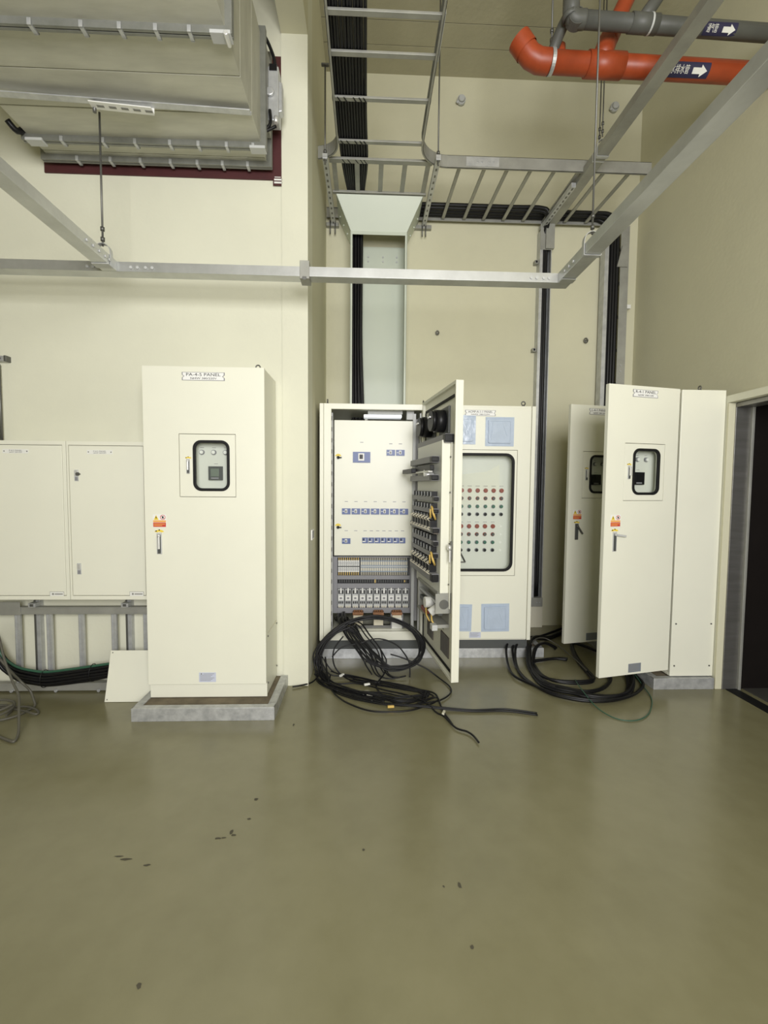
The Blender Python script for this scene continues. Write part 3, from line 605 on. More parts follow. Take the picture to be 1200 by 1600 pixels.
for z in (1.36, 1.04):
    MB().tube([(-.66, .10, z-.03-ZB), (-.70, .13, z-.0-ZB), (-.72, .12, z-.05-ZB), (-.70, .10, z-.09-ZB)], .008, 6).tube([(-.68, .10, z-.02-ZB), (-.69, .135, z-.02-ZB), (-.68, .13, z-.08-ZB)], .007, 6).build('wire_bunch', 'wire_yellow', door)
for z in (1.19, .86): B('gland_block', 'brown_mesh', .715, .75, .09, .125, z-.018, z+.016, .003)
MB().box(-.74, -.18, .0, .09, .745-ZB, .765-ZB).box(-.74, -.18, .0, .09, .51-ZB, .535-ZB).box(-.20, -.18, .0, .09, .535-ZB, .745-ZB).box(-.74, -.20, .0, .005, .535-ZB, .745-ZB).build('lower_tray', 'galvanized_dull', door, .002)
B('lower_tray_rail', 'galvanized', .22, .74, .06, .085, .67, .69, .002); B('lower_tray_rail', 'dark_grey', .22, .74, .05, .08, .60, .63, .002)
MB().cyl((-.55, .05, .65-ZB), (-.55, .13, .65-ZB), .04, 14, 0).cyl((-.66, .06, .64-ZB), (-.66, .12, .60-ZB), .03, 12, 0).tube([(-.55, .12, .62-ZB), (-.57, .12, .56-ZB), (-.62, .11, .53-ZB)], .006, 6, 1).tube([(-.66, .11, .60-ZB), (-.68, .11, .55-ZB), (-.70, .10, .53-ZB)], .006, 6, 1).build('panel_lamp', ['white_plastic', 'wire_yellow'], door)
B('red_terminal', 'red_plastic', .35, .50, .08, .105, .545, .575, .003)
B('lower_end_plate', 'galvanized_dull', .774, .782, .0, .115, .625, .765, .002)
MB().cyl((-.782, .055, .69-ZB), (-.787, .055, .69-ZB), .033, 16).build('end_plate_hole', 'dark_metal', door)
B('filter_box', 'light_grey', .70, .76, .09, .13, .50, .54, .003)
for u0, u1 in ((.19, .35), (.56, .745)):
    q = MB().box(-u1, -u0, .001, .006, .29-ZB, .44-ZB, 0)
    for k in range(8):
        x = -u1+(u1-u0)*(k+.5)/8; q.box(x-.003, x+.003, .006, .011, .295-ZB, .435-ZB, 1)
    q.build('vent_grille', ['brown_mesh', 'interior_dark'], door)
B('door_slot', 'ink', .785, .792, .0, .006, 1.27, 1.36); B('door_slot', 'ink', .60, .61, .001, .004, .46, .53)
MB().box(-.842, -.815, .0, .03, 1.01-ZB, 1.13-ZB, 0).cyl((-.83, .03, 1.09-ZB), (-.83, .05, 1.09-ZB), .02, 10, 1).box(-.835, -.825, .03, .04, .99-ZB, 1.08-ZB, 1).build('lock_mechanism', ['dark_metal', 'chrome'], door)
MB().tube([(-.80, -.03, 1.06-ZB), (-.80, -.05, 1.05-ZB), (-.80, -.085, .985-ZB)], .006, 8).box(-.81, -.79, -.085, -.03, .98-ZB, .988-ZB).build('leaf_handle', 'dark_metal', door)
pegs('screw_head', 'dark_metal', door, [(-.792, .024, z-ZB) for z in (1.70, 1.46, 1.11, .83)], (0, .006, 0), .006)

# ================================================================== LOOSE CONTROL CABLES
def jit(P, a, zmin=.010):
    dx, dy, dz = (random.uniform(-a, a) for _ in range(3)); ph = random.uniform(0, 6)
    return [(x+dx+a*.7*math.sin(i*.9+ph), y+dy*.6+a*.5*math.cos(i*.7+ph), max(zmin, z+dz*.5+a*.4*math.sin(i*.6+ph*2))) for i, (x, y, z) in enumerate(P)]
COIL = [[-.376, 3.509, .074], [-.397, 3.567, .162], [-.361, 3.621, .244], [-.286, 3.664, .309], [-.187, 3.702, .366], [-.074, 3.724, .4], [.052, 3.735, .416], [.179, 3.73, .409], [.293, 3.714, .384], [.383, 3.682, .336], [.448, 3.644, .279], [.478, 3.607, .222], [.468, 3.564, .158], [.415, 3.529, .105], [.325, 3.506, .07], [.215, 3.501, .062], [.128, 3.513, .08], [.063, 3.536, .115], [-.003, 3.572, .17], [-.071, 3.62, .243], [-.129, 3.664, .309], [-.176, 3.695, .357], [-.211, 3.78, .385], [-.22, 3.93, .38], [-.22, 4.02, .36]]
cc = Vector((.05, 3.6, .22))
LC = 'thin black cable in the coil spilling from the open control cabinet'; GC = 'black cables coiled at the open cabinet'
FL = [[-.332, 3.445, .012], [-.259, 3.322, .012], [-.162, 3.228, .012], [-.04, 3.139, .012], [.076, 3.075, .012], [.188, 3.022, .012]]
for k in range(15):
    s_ = 1.0-.012*(k % 7)-random.uniform(0, .02)
    P = [tuple(cc+(Vector(p)-cc)*(s_ if i < 22 else 1.0)) for i, p in enumerate(COIL)]
    fan = random.uniform(-.055, .055)
    P = [(x+fan*max(0, min(1, (i-14)/3)) * (1 if i < 21 else .3), y, z+.3*fan*max(0, min(1, (i-14)/3))) for i, (x, y, z) in enumerate(P)]
    P = jit(P, .017)
    if k % 3 == 0: P = jit([FL[5-i] for i in range(6)], .03, .010)[1+(k % 4):]+P
    if k % 4 == 1: P = P[:18]
    cable('control_cable', P, random.choice((.0048, .0052, .0058)), 'black_cable', LC, GC, n=4)
for k in range(9):     # strands coming out of the cabinet's lower left and falling diagonally through the ring
    a = .022*k
    P = jit([[-.27+a*.6, 4.10, .30], [-.265+a*.7, 4.0, .31], [-.24+a*.7, 3.90, .325], [-.20+a, 3.76, .335], [-.14+a, 3.67, .27], [-.06+a, 3.60, .18], [.0+a*.8, 3.54, .09], [.06+a*.7, 3.48, .03], [.16+a*.5, 3.46, .014], [.27+a*.3, 3.475, .02]], .016)
    cable('control_cable', P[:7+k % 4], .0055, 'black_cable', LC, GC, n=5)
for k in range(7):     # loose turns on the floor
    P = [(-.33+.04*math.cos(k), 3.45, .03), (-.27, 3.30+.01*k, .012), (-.13+.02*k, 3.19, .012), (.06+.02*k, 3.09+.01*k, .012), (.25, 3.04+.012*k, .014), (.40+.01*k, 3.10+.01*k, .012), (.43, 3.20, .012), (.30, 3.30-.01*k, .014), (.08, 3.37, .012), (-.12, 3.42+.01*k, .014), (-.25, 3.50, .03), (-.33, 3.56, .13)]
    cable('control_cable', jit(P, .028)[:7+k], .005, 'black_cable', LC, GC, n=5)
for k in range(8):     # strands hanging from the coil's left side down to the floor loops
    P = jit([[-.18+.012*k, 3.69, .36], [-.28, 3.655, .30], [-.355, 3.60, .22], [-.385, 3.54, .13], [-.365, 3.50, .06], [-.315, 3.43, .014], [-.24, 3.32, .012], [-.15+.01*k, 3.23, .012], [-.03+.02*k, 3.14+.008*k, .012], [.10+.02*k, 3.06+.012*k, .012], [.20+.03*k, 3.03+.02*k, .012]], .018)
    cable('control_cable', P[:8+k % 4], .0052, 'black_cable', LC, GC, n=5)
F = {
 'black cable sweeping widest right on the floor past the open leaf': [[-.376, 3.509, .074], [-.332, 3.445, .012], [-.259, 3.322, .012], [-.162, 3.228, .012], [-.04, 3.139, .012], [.076, 3.075, .012], [.188, 3.022, .012], [.301, 3.01, .012], [.409, 3.048, .012], [.521, 3.086, .012], [.612, 3.191, .012], [.625, 3.305, .012], [.57, 3.454, .012], [.488, 3.5, .06], [.414, 3.52, .091], [.305, 3.547, .132], [.196, 3.565, .16]],
 'black cable in the nearest floor loop, marked with small tags': [[-.339, 3.508, .073], [-.292, 3.474, .021], [-.244, 3.252, .012], [-.176, 3.121, .012], [-.105, 3.038, .012], [-.001, 2.959, .012], [.1, 2.929, .012], [.257, 2.935, .012], [.353, 2.97, .012], [.489, 3.066, .012], [.507, 3.15, .012], [.471, 3.216, .012], [.336, 3.276, .012], [.187, 3.361, .012], [.03, 3.389, .012], [-.097, 3.416, .012], [-.185, 3.479, .029], [-.242, 3.514, .082], [-.261, 3.555, .144], [-.248, 3.597, .207], [-.184, 3.645, .281]],
 'black cable whose taped end points towards the viewer on the floor': [[-.363, 3.532, .109], [-.326, 3.485, .039], [-.232, 3.369, .014], [-.096, 3.367, .014], [.009, 3.329, .014], [.14, 3.245, .014], [.257, 3.187, .014], [.349, 3.11, .02], [.416, 3.028, .022], [.465, 2.912, .014], [.511, 2.856, .012], [.558, 2.721, .012], [.619, 2.675, .012], [.647, 2.625, .012], [.661, 2.556, .012]],
 'upper strand of the straight black pair stretching right across the floor': [[-.348, 3.497, .056], [-.284, 3.37, .012], [-.183, 3.251, .012], [-.021, 3.139, .014], [.132, 3.043, .016], [.263, 3.011, .02], [.402, 2.989, .02], [.54, 2.97, .014], [.72, 2.944, .01], [.939, 2.952, .01], [1.133, 2.893, .01]],
 'lower strand of the straight black pair stretching right across the floor': [[-.335, 3.487, .05], [-.264, 3.36, .012], [-.163, 3.241, .012], [-.011, 3.129, .014], [.142, 3.033, .016], [.263, 2.996, .02], [.402, 2.972, .02], [.54, 2.951, .014], [.72, 2.926, .01], [.939, 2.924, .01], [1.128, 2.868, .01]],
 'single thin black cable drooping from the coil middle to the floor': [[.108, 3.596, .206], [.151, 3.554, .142], [.162, 3.536, .115], [.149, 3.489, .045], [.093, 3.387, .012], [.08, 3.292, .012], [.118, 3.179, .012], [.172, 3.073, .016], [.264, 3.021, .016]],
 'black cable arched over the coil with its cut end hanging right': [[.344, 3.469, .013], [.343, 3.529, .105], [.296, 3.577, .177], [.242, 3.607, .223], [.153, 3.629, .256], [.063, 3.632, .261], [-.049, 3.614, .234], [-.192, 3.596, .207], [-.267, 3.555, .144]],
 'short black cable end poking left around the wall corner': [[-.541, 3.318, .012], [-.483, 3.339, .012], [-.41, 3.39, .012], [-.375, 3.472, .018], [-.358, 3.498, .057], [-.372, 3.546, .131]],
 'black cable in the innermost floor loop near the open leaf': [[-.321, 3.555, .144], [-.257, 3.298, .012], [-.118, 3.141, .012], [.009, 3.076, .012], [.131, 3.024, .016], [.3, 3.006, .016], [.392, 3.058, .012], [.43, 3.13, .012], [.381, 3.218, .012], [.227, 3.336, .012], [.03, 3.40, .012], [-.10, 3.43, .02]],
 'short stripped black cable end crossing the taped one': [[.36, 3.05, .012], [.412, 3.068, .016], [.499, 3.108, .02], [.511, 3.026, .012], [.516, 2.911, .012], [.531, 2.838, .012], [.545, 2.759, .012]]}
for lab, P in F.items(): cable('control_cable', P, .0058, 'black_cable', lab, n=6)
for x, y, z, a, mm, lab in ((.01, 3.325, .022, .3, 'white_plastic', 'white tape flag on a cable near the coil centre'), (.03, 3.17, .016, -.2, 'tape', 'larger yellowish tape flag below the white one'), (-.185, 3.46, .036, .9, 'white_plastic', 'white tape flag at the left bend of the coil'), (.17, 2.985, .018, .1, 'wire_yellow', 'yellow cable marker on the nearest floor loop'), (.513, 2.90, .016, 1.2, 'tape', 'tape marker on the crossed cable ends')):
    tag(MB().box(-.022, .022, -.008, .008, -.006, .008).build('tape_flag', mm, None, .002, loc=(x, y, z), rot=(0, 0, a)), lab, 'tape')
RC = 'black cable in the coil lying before the right-hand open panels'; RG = 'black cables coiled at the right-hand panels'
R1 = [[2.40, 4.62, .03], [2.108, 4.66, .02], [1.899, 4.518, .02], [1.707, 4.391, .02], [1.52, 4.17, .09], [1.40, 4.03, .125], [1.29, 3.87, .115], [1.246, 3.70, .035], [1.225, 3.47, .02], [1.259, 3.293, .02], [1.329, 3.155, .02], [1.426, 3.078, .02], [1.544, 3.034, .02], [1.68, 3.031, .02], [1.826, 3.08, .02], [1.98, 3.18, .02], [2.10, 3.32, .025], [2.125, 3.5, .04], [2.20, 3.62, .13], [2.33, 3.70, .2]]
R2 = [[2.2, 4.60, .02], [2.047, 4.56, .02], [1.788, 4.349, .02], [1.56, 4.13, .10], [1.44, 3.90, .115], [1.359, 3.66, .04], [1.335, 3.468, .02], [1.352, 3.316, .02], [1.423, 3.232, .02], [1.51, 3.173, .02], [1.58, 3.106, .02], [1.727, 3.082, .02], [1.851, 3.123, .02], [1.96, 3.24, .02], [2.06, 3.40, .03], [2.12, 3.56, .06], [2.22, 3.65, .14], [2.33, 3.70, .2]]
R3 = [[1.727, 3.802, .02], [1.648, 3.83, .02], [1.536, 3.80, .02], [1.428, 3.75, .02], [1.391, 3.603, .02], [1.379, 3.467, .02], [1.419, 3.376, .02], [1.511, 3.337, .02], [1.649, 3.335, .02], [1.759, 3.382, .02], [1.791, 3.513, .02], [1.819, 3.714, .02], [1.862, 3.937, .02], [1.951, 4.188, .02], [2.10, 4.35, .05]]
R4 = [[1.76, 4.043, .03], [1.719, 4.02, .06], [1.60, 3.96, .11], [1.48, 3.86, .10], [1.388, 3.68, .03], [1.355, 3.521, .02], [1.372, 3.34, .02], [1.458, 3.266, .02], [1.576, 3.183, .02], [1.684, 3.192, .02], [1.815, 3.283, .02], [1.903, 3.405, .02], [1.948, 3.51, .03], [2.05, 3.62, .06], [2.2, 3.70, .16]]
cable('control_cable', [(x-.06 if 3 < i < 9 else x, y, z) for i, (x, y, z) in enumerate(R1[:14])], .010, 'black_cable', 'outermost single black cable bowing left of the right-hand coil')
for k in range(5): cable('control_cable', jit(R1 if k % 2 else R2, .018, .012), .0105, 'black_cable', RC, RG, n=4)
for k in range(4): cable('control_cable', jit(R2, .022, .012), .0095, 'black_cable', RC, RG, n=4)
for k in range(3): cable('control_cable', jit(R4, .02, .012), .0095, 'black_cable', RC, RG, n=4)
for k in range(3): cable('control_cable', jit(R3, .014, .012), .0105, 'black_cable', RC, RG, n=4)
for k in range(2): cable('control_cable', jit([[1.978, 4.188, .03], [2.03, 4.075, .03], [2.068, 3.968, .03], [2.10, 3.867, .04], [2.13, 3.78, .09], [2.25, 3.74, .16]], .012, .012), .0105, 'black_cable', RC, RG, n=4)
cable('earth_wire', [[2.25, 3.62, .15], [2.14, 3.52, .06], [2.10, 3.34, .02], [2.036, 3.101, .008], [1.917, 2.922, .006], [1.808, 2.823, .006], [1.697, 2.79, .006], [1.613, 2.836, .006], [1.56, 2.949, .02], [1.552, 3.111, .045], [1.575, 3.267, .045], [1.603, 3.363, .03]], .0035, 'green_cable', 'thin green wire looping out in front of the right-hand coil')
cable('earth_wire', [[1.76, 3.50, .045], [1.773, 3.694, .045], [1.773, 3.852, .045], [1.768, 4.05, .05], [1.68, 4.13, .09], [1.56, 4.04, .12], [1.46, 3.90, .12]], .0045, 'grey_cable', 'thin grey-green wire curving over the back of the right-hand coil')

# ================================================================== OVERHEAD CABLE TRAY
ZT, ZR = 4.185, 4.285
t = thing('cable_tray', 'galvanized overhead ladder tray running along the back wall', 'cable tray', (1.6, 4.35, ZT))
L = lambda x, y, z: (x-1.6, y-4.35, z-ZT)
def arc(cx, cy, r, a0, a1, n=8): return [(cx+r*math.cos(R(a0+(a1-a0)*k/n)), cy+r*math.sin(R(a0+(a1-a0)*k/n))) for k in range(n+1)]
def sheet(P, z0, z1, th=.003, lip=.016):
    q = MB(); n = len(P); nor = []
    for i in range(n):
        a = Vector(P[max(i-1, 0)]); b_ = Vector(P[min(i+1, n-1)]); d_ = (b_-a).normalized(); nor.append(Vector((-d_.y, d_.x)))
    for i in range(n-1):
        for (zz0, zz1, tt) in ((z0, z1, th), (z0, z0+.003, lip), (z1-.003, z1, lip)):
            A, B_ = Vector(P[i]), Vector(P[i+1]); C_, D_ = B_+nor[i+1]*tt, A+nor[i]*tt
            v = [(*A, zz0), (*B_, zz0), (*C_, zz0), (*D_, zz0), (*A, zz1), (*B_, zz1), (*C_, zz1), (*D_, zz1)]
            q.add(v, [(0, 3, 2, 1), (4, 5, 6, 7), (0, 1, 5, 4), (1, 2, 6, 5), (2, 3, 7, 6), (3, 0, 4, 7)])
    return q
def loc_(P): return [(x-1.6, y-4.35) for x, y in P]
front = arc(.66, 3.75, .23, 180, 90)+[(2.42, 3.98)]
sheet(loc_(front), 0, .10).build('side_rail', 'galvanized_dull', t)
sheet(loc_([(2.60, 4.765), (XA+.01, 4.765)]), 0, .10).build('side_rail', 'galvanized_dull', t)
sheet(loc_([(XA+.01, 3.93)]+arc(-.42, 3.76, .165, 80, 0)), 0, .10).build('side_rail', 'galvanized_dull', t)
for x0 in (.77, .985, 1.182, 1.385, 1.59, 1.80, 2.02, 2.24, 2.46):
    MB().bar(L(x0, 3.985, ZT+.022), L(x0-.02, 4.76, ZT+.022), .030, .016).build('rung', 'galvanized_dull', t, .002)
MB().bar(L(-.33, 3.965, ZT+.02), L(.53, 3.965, ZT+.02), .05, .02).build('rung', 'galvanized_dull', t, .002)
MB().bar(L(-.33, 4.37, ZT+.012), L(.53, 4.37, ZT+.012), .035, .02).build('rung', 'galvanized_dull', t, .002)
for x in (-.292, -.10, .105, .305, .50): MB().bar(L(x, 3.98, ZT+.02), L(x, 4.36, ZT+.02), .04, .014).build('rung', 'galvanized_dull', t, .002)
pegs('splice_bolt', 'galvanized', t, [L(.92+.035*k+(.03 if k > 1 else 0), 3.982, ZT+.055) for k in range(4)], (0, -.01, 0), .009)
MB().box(-.78, -.50, -.3735, -.3705, .015, .09).build('splice_plate', 'galvanized', t)
t = thing('branch_tray', 'galvanized overhead ladder tray branching from the wall tray towards the viewer', 'cable tray', (.09, 2.2, ZT))
sheet([(.43-.09, -1.9), (.43-.09, 1.55)], 0, .10).build('side_rail', 'galvanized_dull', t)
sheet([(-.255-.09, 1.56), (-.255-.09, -1.9)], 0, .10).build('side_rail', 'galvanized_dull', t)
for y in (1.55, 1.85, 2.15, 2.45, 2.775, 3.025, 3.36, 3.76):
    MB().bar((-.35, y-2.2, .022), (.345, y-2.2, .022), .034, .016).build('rung', 'galvanized_dull', t, .002)
MB().box(.338, .347, .55, .85, .012, .088).build('splice_plate', 'galvanized', t)
ORD = ['leftmost', 'second from the left', 'third from the left', 'fourth from the left', 'fifth from the left', 'middle', 'fifth from the right', 'fourth from the right', 'third from the right', 'second from the right', 'rightmost']
# cables in the trays
for k in range(11):
    x = -.232+.0205*k; xe = -.15+.0088*k; yl = 4.60+.02*(k % 3)
    z0 = ZT+.043
    P = [(x, .6, z0), (x, 1.6, z0+random.uniform(-.002, .002)), (x+random.uniform(-.003, .003), 2.6, z0), (x, 3.5, z0), (x+.01, 4.0, z0), ((x+xe)/2, 4.35, z0-.01), (xe, yl-.08, z0-.10), (xe, yl, z0-.32), (xe+random.uniform(-.004, .004), yl, 3.4), (xe+random.uniform(-.006, .006), yl, 2.9), (xe+.002*k, yl+.01, 2.3), (xe+.003*k, yl, 2.05)]
    cable('power_cable', P, .0112, 'black_cable', ORD[k]+' of eleven black cables laid in the branch tray towards the viewer', 'black cables in the branch tray', n=4)
for k in range(6):
    y = 4.735-.028*k; z = ZT+.05+.012*(k % 2)
    if k < 4: P = [(-.05, y, z), (.6, y, z), (1.5, y, z), (2.2, y, z), (2.36+.02*k, y, z-.01), (2.455+.022*k, 4.735-.015*k, z-.09), (2.462+.024*k, 4.73-.012*k, z-.25), (2.464+.024*k, 4.73-.01*k, 3.0), (2.462+.024*k, 4.73-.01*k, 1.6), (2.462+.024*k, 4.73-.01*k, .5), (2.45+.02*k, 4.70, .15)]
    else: P = [(-.05, y, z), (.6, y, z), (1.4, y, z), (1.70, y, z), (1.78, y+.02, z-.05), (1.80+.02*(k-4), 4.755, z-.25), (1.80+.02*(k-4), 4.755, 3), (1.80+.02*(k-4), 4.755, 1.5), (1.80+.02*(k-4), 4.755, .34)]
    cable('power_cable', P, .019 if k > 1 else .021, 'black_cable', (ORD[k] if k < 3 else 'rightmost')+' of four thick black cables turning down the far right ladder' if k < 4 else ('left' if k == 4 else 'right')+' of two black cables turning down the slim wall trunking', 'black cables down the far right ladder' if k < 4 else 'black cables down the slim wall trunking', n=5)
# ties where the bundle crosses the last rungs
for y in (3.36, 3.76, 3.965):
    for i, x in enumerate((-.21, -.165, -.10, -.06, -.03)):
        tag(MB().bar((x-.012, y-.022, ZT+.0105), (x+.012, y+.022, ZT+.0105), .007, .003).build('cable_tie', 'black_plastic'), ('leftmost', 'second', 'middle', 'fourth', 'rightmost')[i]+' black tie on '+{3.36: 'the third rung from the tray junction', 3.76: 'the last branch rung before the junction', 3.965: 'the rung at the tray junction'}[y], 'cable tie', 'ties in the branch tray')
# slotted struts carrying the tray, and their rods
def strut(label, x0, y0, x1, y1, z):
    t = thing('strut_bearer', label, 'strut', (x0, y0, z))
    dx, dy = x1-x0, y1-y0
    q = MB().bar((0, 0, 0), (dx, dy, 0), .041, .04)
    q.build('channel', 'galvanized', t, .002)
    n = 12; o = None
    for k in range(n):
        a = (k+.5)/n
        if o is None: o = c = MB().bar((0, -.014, 0), (0, .014, 0), .014, .003).build('slot', 'dark_metal', t)
        else: c = o.copy(); COL.objects.link(c); c.parent = t
        c.location = (dx*a, dy*a, -.0205)
    return t
strut('slotted steel bearer under the tray left of the chute', -.355, 3.85, -.353, 4.79, 4.155)
strut('slotted steel bearer under the tray right of the chute', .562, 3.82, .562, 4.79, 4.155)
strut('slotted steel bearer under the wall tray beside the sloping trunking', 1.80, 4.10, 1.775, 4.79, 4.155)
def rod(label, x, y, z0, z1, r=.006, nut=True, group=None):
    t = thing('hanger_rod', label, 'hanger rod', (x, y, z0), 0, group)
    MB().cyl((0, 0, 0), (0, 0, z1-z0), r, 8).build('rod', 'dark_metal', t)
    if nut: MB().cyl((0, 0, .03), (0, 0, .05), r*2.2, 6).cyl((0, 0, .09), (0, 0, .11), r*2.2, 6).build('nut', 'dark_metal', t)
    return t
rod('threaded rod holding the front of the bearer left of the chute', -.355, 3.87, 4.10, 4.86)
MB().box(-.03, .03, -.012, .012, .76, .772).build('rod_anchor', 'dark_metal', bpy.data.objects[-1] if False else [o for o in bpy.data.objects if o.name.startswith('hanger_rod')][-1])
rod('threaded rod holding the front of the bearer right of the chute', .562, 3.84, 4.10, ZC)
for x, lab in ((-.385, 'left short threaded stub under the back end of the left tray bearer'), (-.335, 'right short threaded stub under the back end of the left tray bearer'), (.545, 'left short threaded stub under the back end of the right tray bearer'), (.58, 'right short threaded stub under the back end of the right tray bearer')):
    rod(lab, x, 4.765, 4.03, 4.16, .006, False)
for x0, x1, lab in ((XA+.005, -.30, 'slotted wall bracket behind the tray left of the chute'), (.46, .64, 'slotted wall bracket behind the tray right of the chute')):
    tag(bx('slotted_bracket', 'galvanized_dull', None, x0, x1, 4.77, 4.82, 4.115, 4.15, .002), lab, 'bracket')
# ------------------------------------------------ pale green chute
t = thing('cable_chute', 'pale green sheet metal chute with flared hood dropping to the open cabinet', 'cable chute', (.1, 4.5, 2.19))
zt = ZT-.004-2.19
T = [(-.40, -.13), (.405, -.13), (.405, .30), (-.40, .30)]; Bt = [(-.27, 0), (.27, 0), (.27, .30), (-.27, .30)]
zb = 3.925-2.19
q = MB()
for a, b_ in ((0, 1),): q.add([(*T[0], zt), (*T[1], zt), (*Bt[1], zb), (*Bt[0], zb), (T[0][0], T[0][1]+.004, zt), (T[1][0], T[1][1]+.004, zt), (Bt[1][0], .004, zb), (Bt[0][0], .004, zb)], [(0, 1, 2, 3), (4, 7, 6, 5), (0, 4, 5, 1), (3, 2, 6, 7), (1, 5, 6, 2), (0, 3, 7, 4)])
q.box(-.27, .27, 0, .004, zb-.03, zb+.004)
q.build('hood_front', 'pale_green_sheet', t)
for sx in (-1, 1):
    xt, xb = (.405 if sx > 0 else -.40), sx*.27
    q = MB().add([(xt, -.13, zt), (xt, .30, zt), (xb, .30, zb), (xb, 0, zb), (xt-sx*.004, -.13, zt), (xt-sx*.004, .30, zt), (xb-sx*.004, .30, zb), (xb-sx*.004, 0, zb)], [(0, 1, 2, 3), (4, 7, 6, 5), (0, 4, 5, 1), (1, 5, 6, 2), (2, 6, 7, 3), (3, 7, 4, 0)])
    for k in range(3): q.cyl((xt-sx*.03-sx*.035*k, .12, zt-.06-.08*k), (xt-sx*.03-sx*.035*k+sx*.012, .12, zt-.06-.08*k-.004), .008, 8)
    q.build('hood_side', 'pale_green_sheet', t)
    MB().box(sx*.27-.002, sx*.27+.002, 0, .30, 0, zb).box(min(sx*.27, sx*.252), max(sx*.27, sx*.252), 0, .003, 0, zb-.03).build('chute_side', 'pale_green_sheet', t)
q = MB().box(-.268, .268, .285, .288, .49, zb).box(-.268, .268, .282, .285, 0, .493)
q.build('chute_back', 'pale_green_sheet', t)
pegs('bolt', 'light_grey', t, [(x, .285, z) for x in (-.10, .05, .19) for z in (zb-.10, zb-.145)], (0, -.008, 0), .009)
# ------------------------------------------------ slim wall trunking and far right ladder
t = thing('drop_trunking', 'slim galvanized trunking with black cables dropping the back wall beside the closed cabinet', 'trunking', (1.81, 4.76, .31))
MB().box(-.062, -.050, -.03, .058, 0, 3.80).box(.052, .060, -.03, .058, 0, 3.80).box(-.05, .052, .054, .058, 0, 3.80).box(-.062, -.032, -.034, -.03, 0, 3.80).build('channel', 'galvanized', t, .001)
bx('cover', 'galvanized_dull', t, -.064, .062, -.038, -.034, 3.605, 3.86, .001)
bx('end_cap', 'galvanized_dull', t, -.078, .062, -.045, .058, -.075, .02, .002)
bx('wall_block', 'cream_dull', t, -.075, .075, -.02, .058, -.309, -.075, .003)
pegs('bolt', 'galvanized', t, [(.03, -.045, -.03), (0, -.045, -.03)], (0, -.007, 0), .006)
for z in (3.812-.31, 2.925-.31, 1.7): MB().box(-.10, -.062, .0, .058, z-.018, z+.018).box(-.092, -.072, -.003, .0, z-.010, z+.012, 1).build('wall_clip', ['galvanized_dull', 'black_plastic'], t, .002)
t = thing('drop_ladder', 'galvanized vertical cable ladder in the far right corner behind the open leaves', 'cable ladder', (2.53, 4.74, 0))
MB().box(-.125, -.108, -.05, .05, .02, 4.15).box(-.108, -.085, -.05, -.046, .02, 4.15).build('side_rail', 'galvanized', t, .001)
MB().box(.105, .118, -.06, .05, .02, 4.15).box(.03, .105, -.06, -.056, .02, 4.15).build('side_rail', 'galvanized_dull', t, .001)
for k in range(12): MB().box(-.108, .105, .02, .035, .2+.34*k, .23+.34*k).build('rung', 'galvanized_dull', t)
pegs('bolt', 'galvanized', t, [(.07, -.06, z) for z in (2.45, 2.5, 2.55, 2.7, 2.76)], (0, -.006, 0), .008)
for z in (3.37,): MB().box(.118, .18, -.02, .02, z-.02, z+.02).build('wall_clip', 'white_plastic', t, .002)
MB().prism([(-.01, 3.74), (.10, 3.74), (.10, 3.95), (.04, 3.95)], -.075, -.06).build('corner_gusset', 'galvanized_dull', t)

# ================================================================== SUSPENDED TRUNKING RUNS
def trunk(label, p0, p1, w_=.09, h_=.055, m='aluminium', name='suspended_trunking'):
    t = thing(name, label, 'trunking', p0); d_ = Vector(p1)-Vector(p0)
    a = (d_.cross(Vector((0, 0, 1)))).normalized()*(w_/2-.006)
    MB().bar((0, 0, 0), d_, w_, h_).build('channel', m, t, .002)
    for s_ in (-1, 1): MB().bar(a*s_+Vector((0, 0, h_/2+.001)), d_+a*s_+Vector((0, 0, h_/2+.001)), .012, .006).build('lid_lip', m, t)
    return t
ZX = 2.843
tA = trunk('suspended aluminium trunking crossing above the tall closed cabinet, left of the coupler', (-3.2, 3.015, ZX), (-.408, 3.015, ZX))
tB = trunk('suspended aluminium trunking crossing in front of the pale green chute, right of the coupler', (-.404, 3.015, ZX), (1.31, 3.015, ZX))
tL = trunk('suspended trunking coming towards the viewer at upper left below the air duct', (-1.60, .9, ZX), (-1.60, 2.969, ZX))
tR = trunk('suspended trunking running towards the viewer at right, meeting the crossing run', (1.265, .7, ZX), (1.265, 2.969, ZX))
tU = trunk('upper trunking sloping across the pipes down to the back-wall drop', (1.897, 1.9, 4.19), (1.86, 4.74, 4.19), .09, .06, 'galvanized_dull')
def bolts(t, P, ax='y'):
    pegs('bolt', 'light_grey', t, [Vector(p)-t.location for p in P], {'y': (0, -.008, 0), 'x': (.008, 0, 0), 'nx': (-.008, 0, 0)}[ax], .009)
bolts(tA, [(x, 2.970, ZX-.003) for x in (-1.735, -1.70, -1.655, -1.62, -1.47, -1.43, -1.38, -1.34)])
bolts(tB, [(x, 2.970, ZX-.003) for x in (1.045, 1.08, 1.125, 1.16)])
bolts(tR, [(1.220, y, ZX) for y in (2.75, 2.81, 2.87)], 'nx')
bolts(tL, [(-1.555, y, ZX) for y in (2.66, 2.72, 2.78, 2.84, 2.88)], 'x')
MB().box(-.03, 0.03, -.055, .055, -.045, .065).box(-.012, .012, -.062, -.055, -.055, -.035, 1).build('coupler', ['galvanized_dull', 'dark_metal'], tB, .002, loc=(.004, 0, 0))
MB().box(-.046, .046, -.03, .03, -.034, -.03).build('corner_plate', 'aluminium', tR, .001, loc=(0, 2.235, 0))
MB().box(-.05, .05, -.03, .03, -.034, -.028).build('corner_plate', 'light_grey', tL, .001, loc=(.0, 1.99, 0))
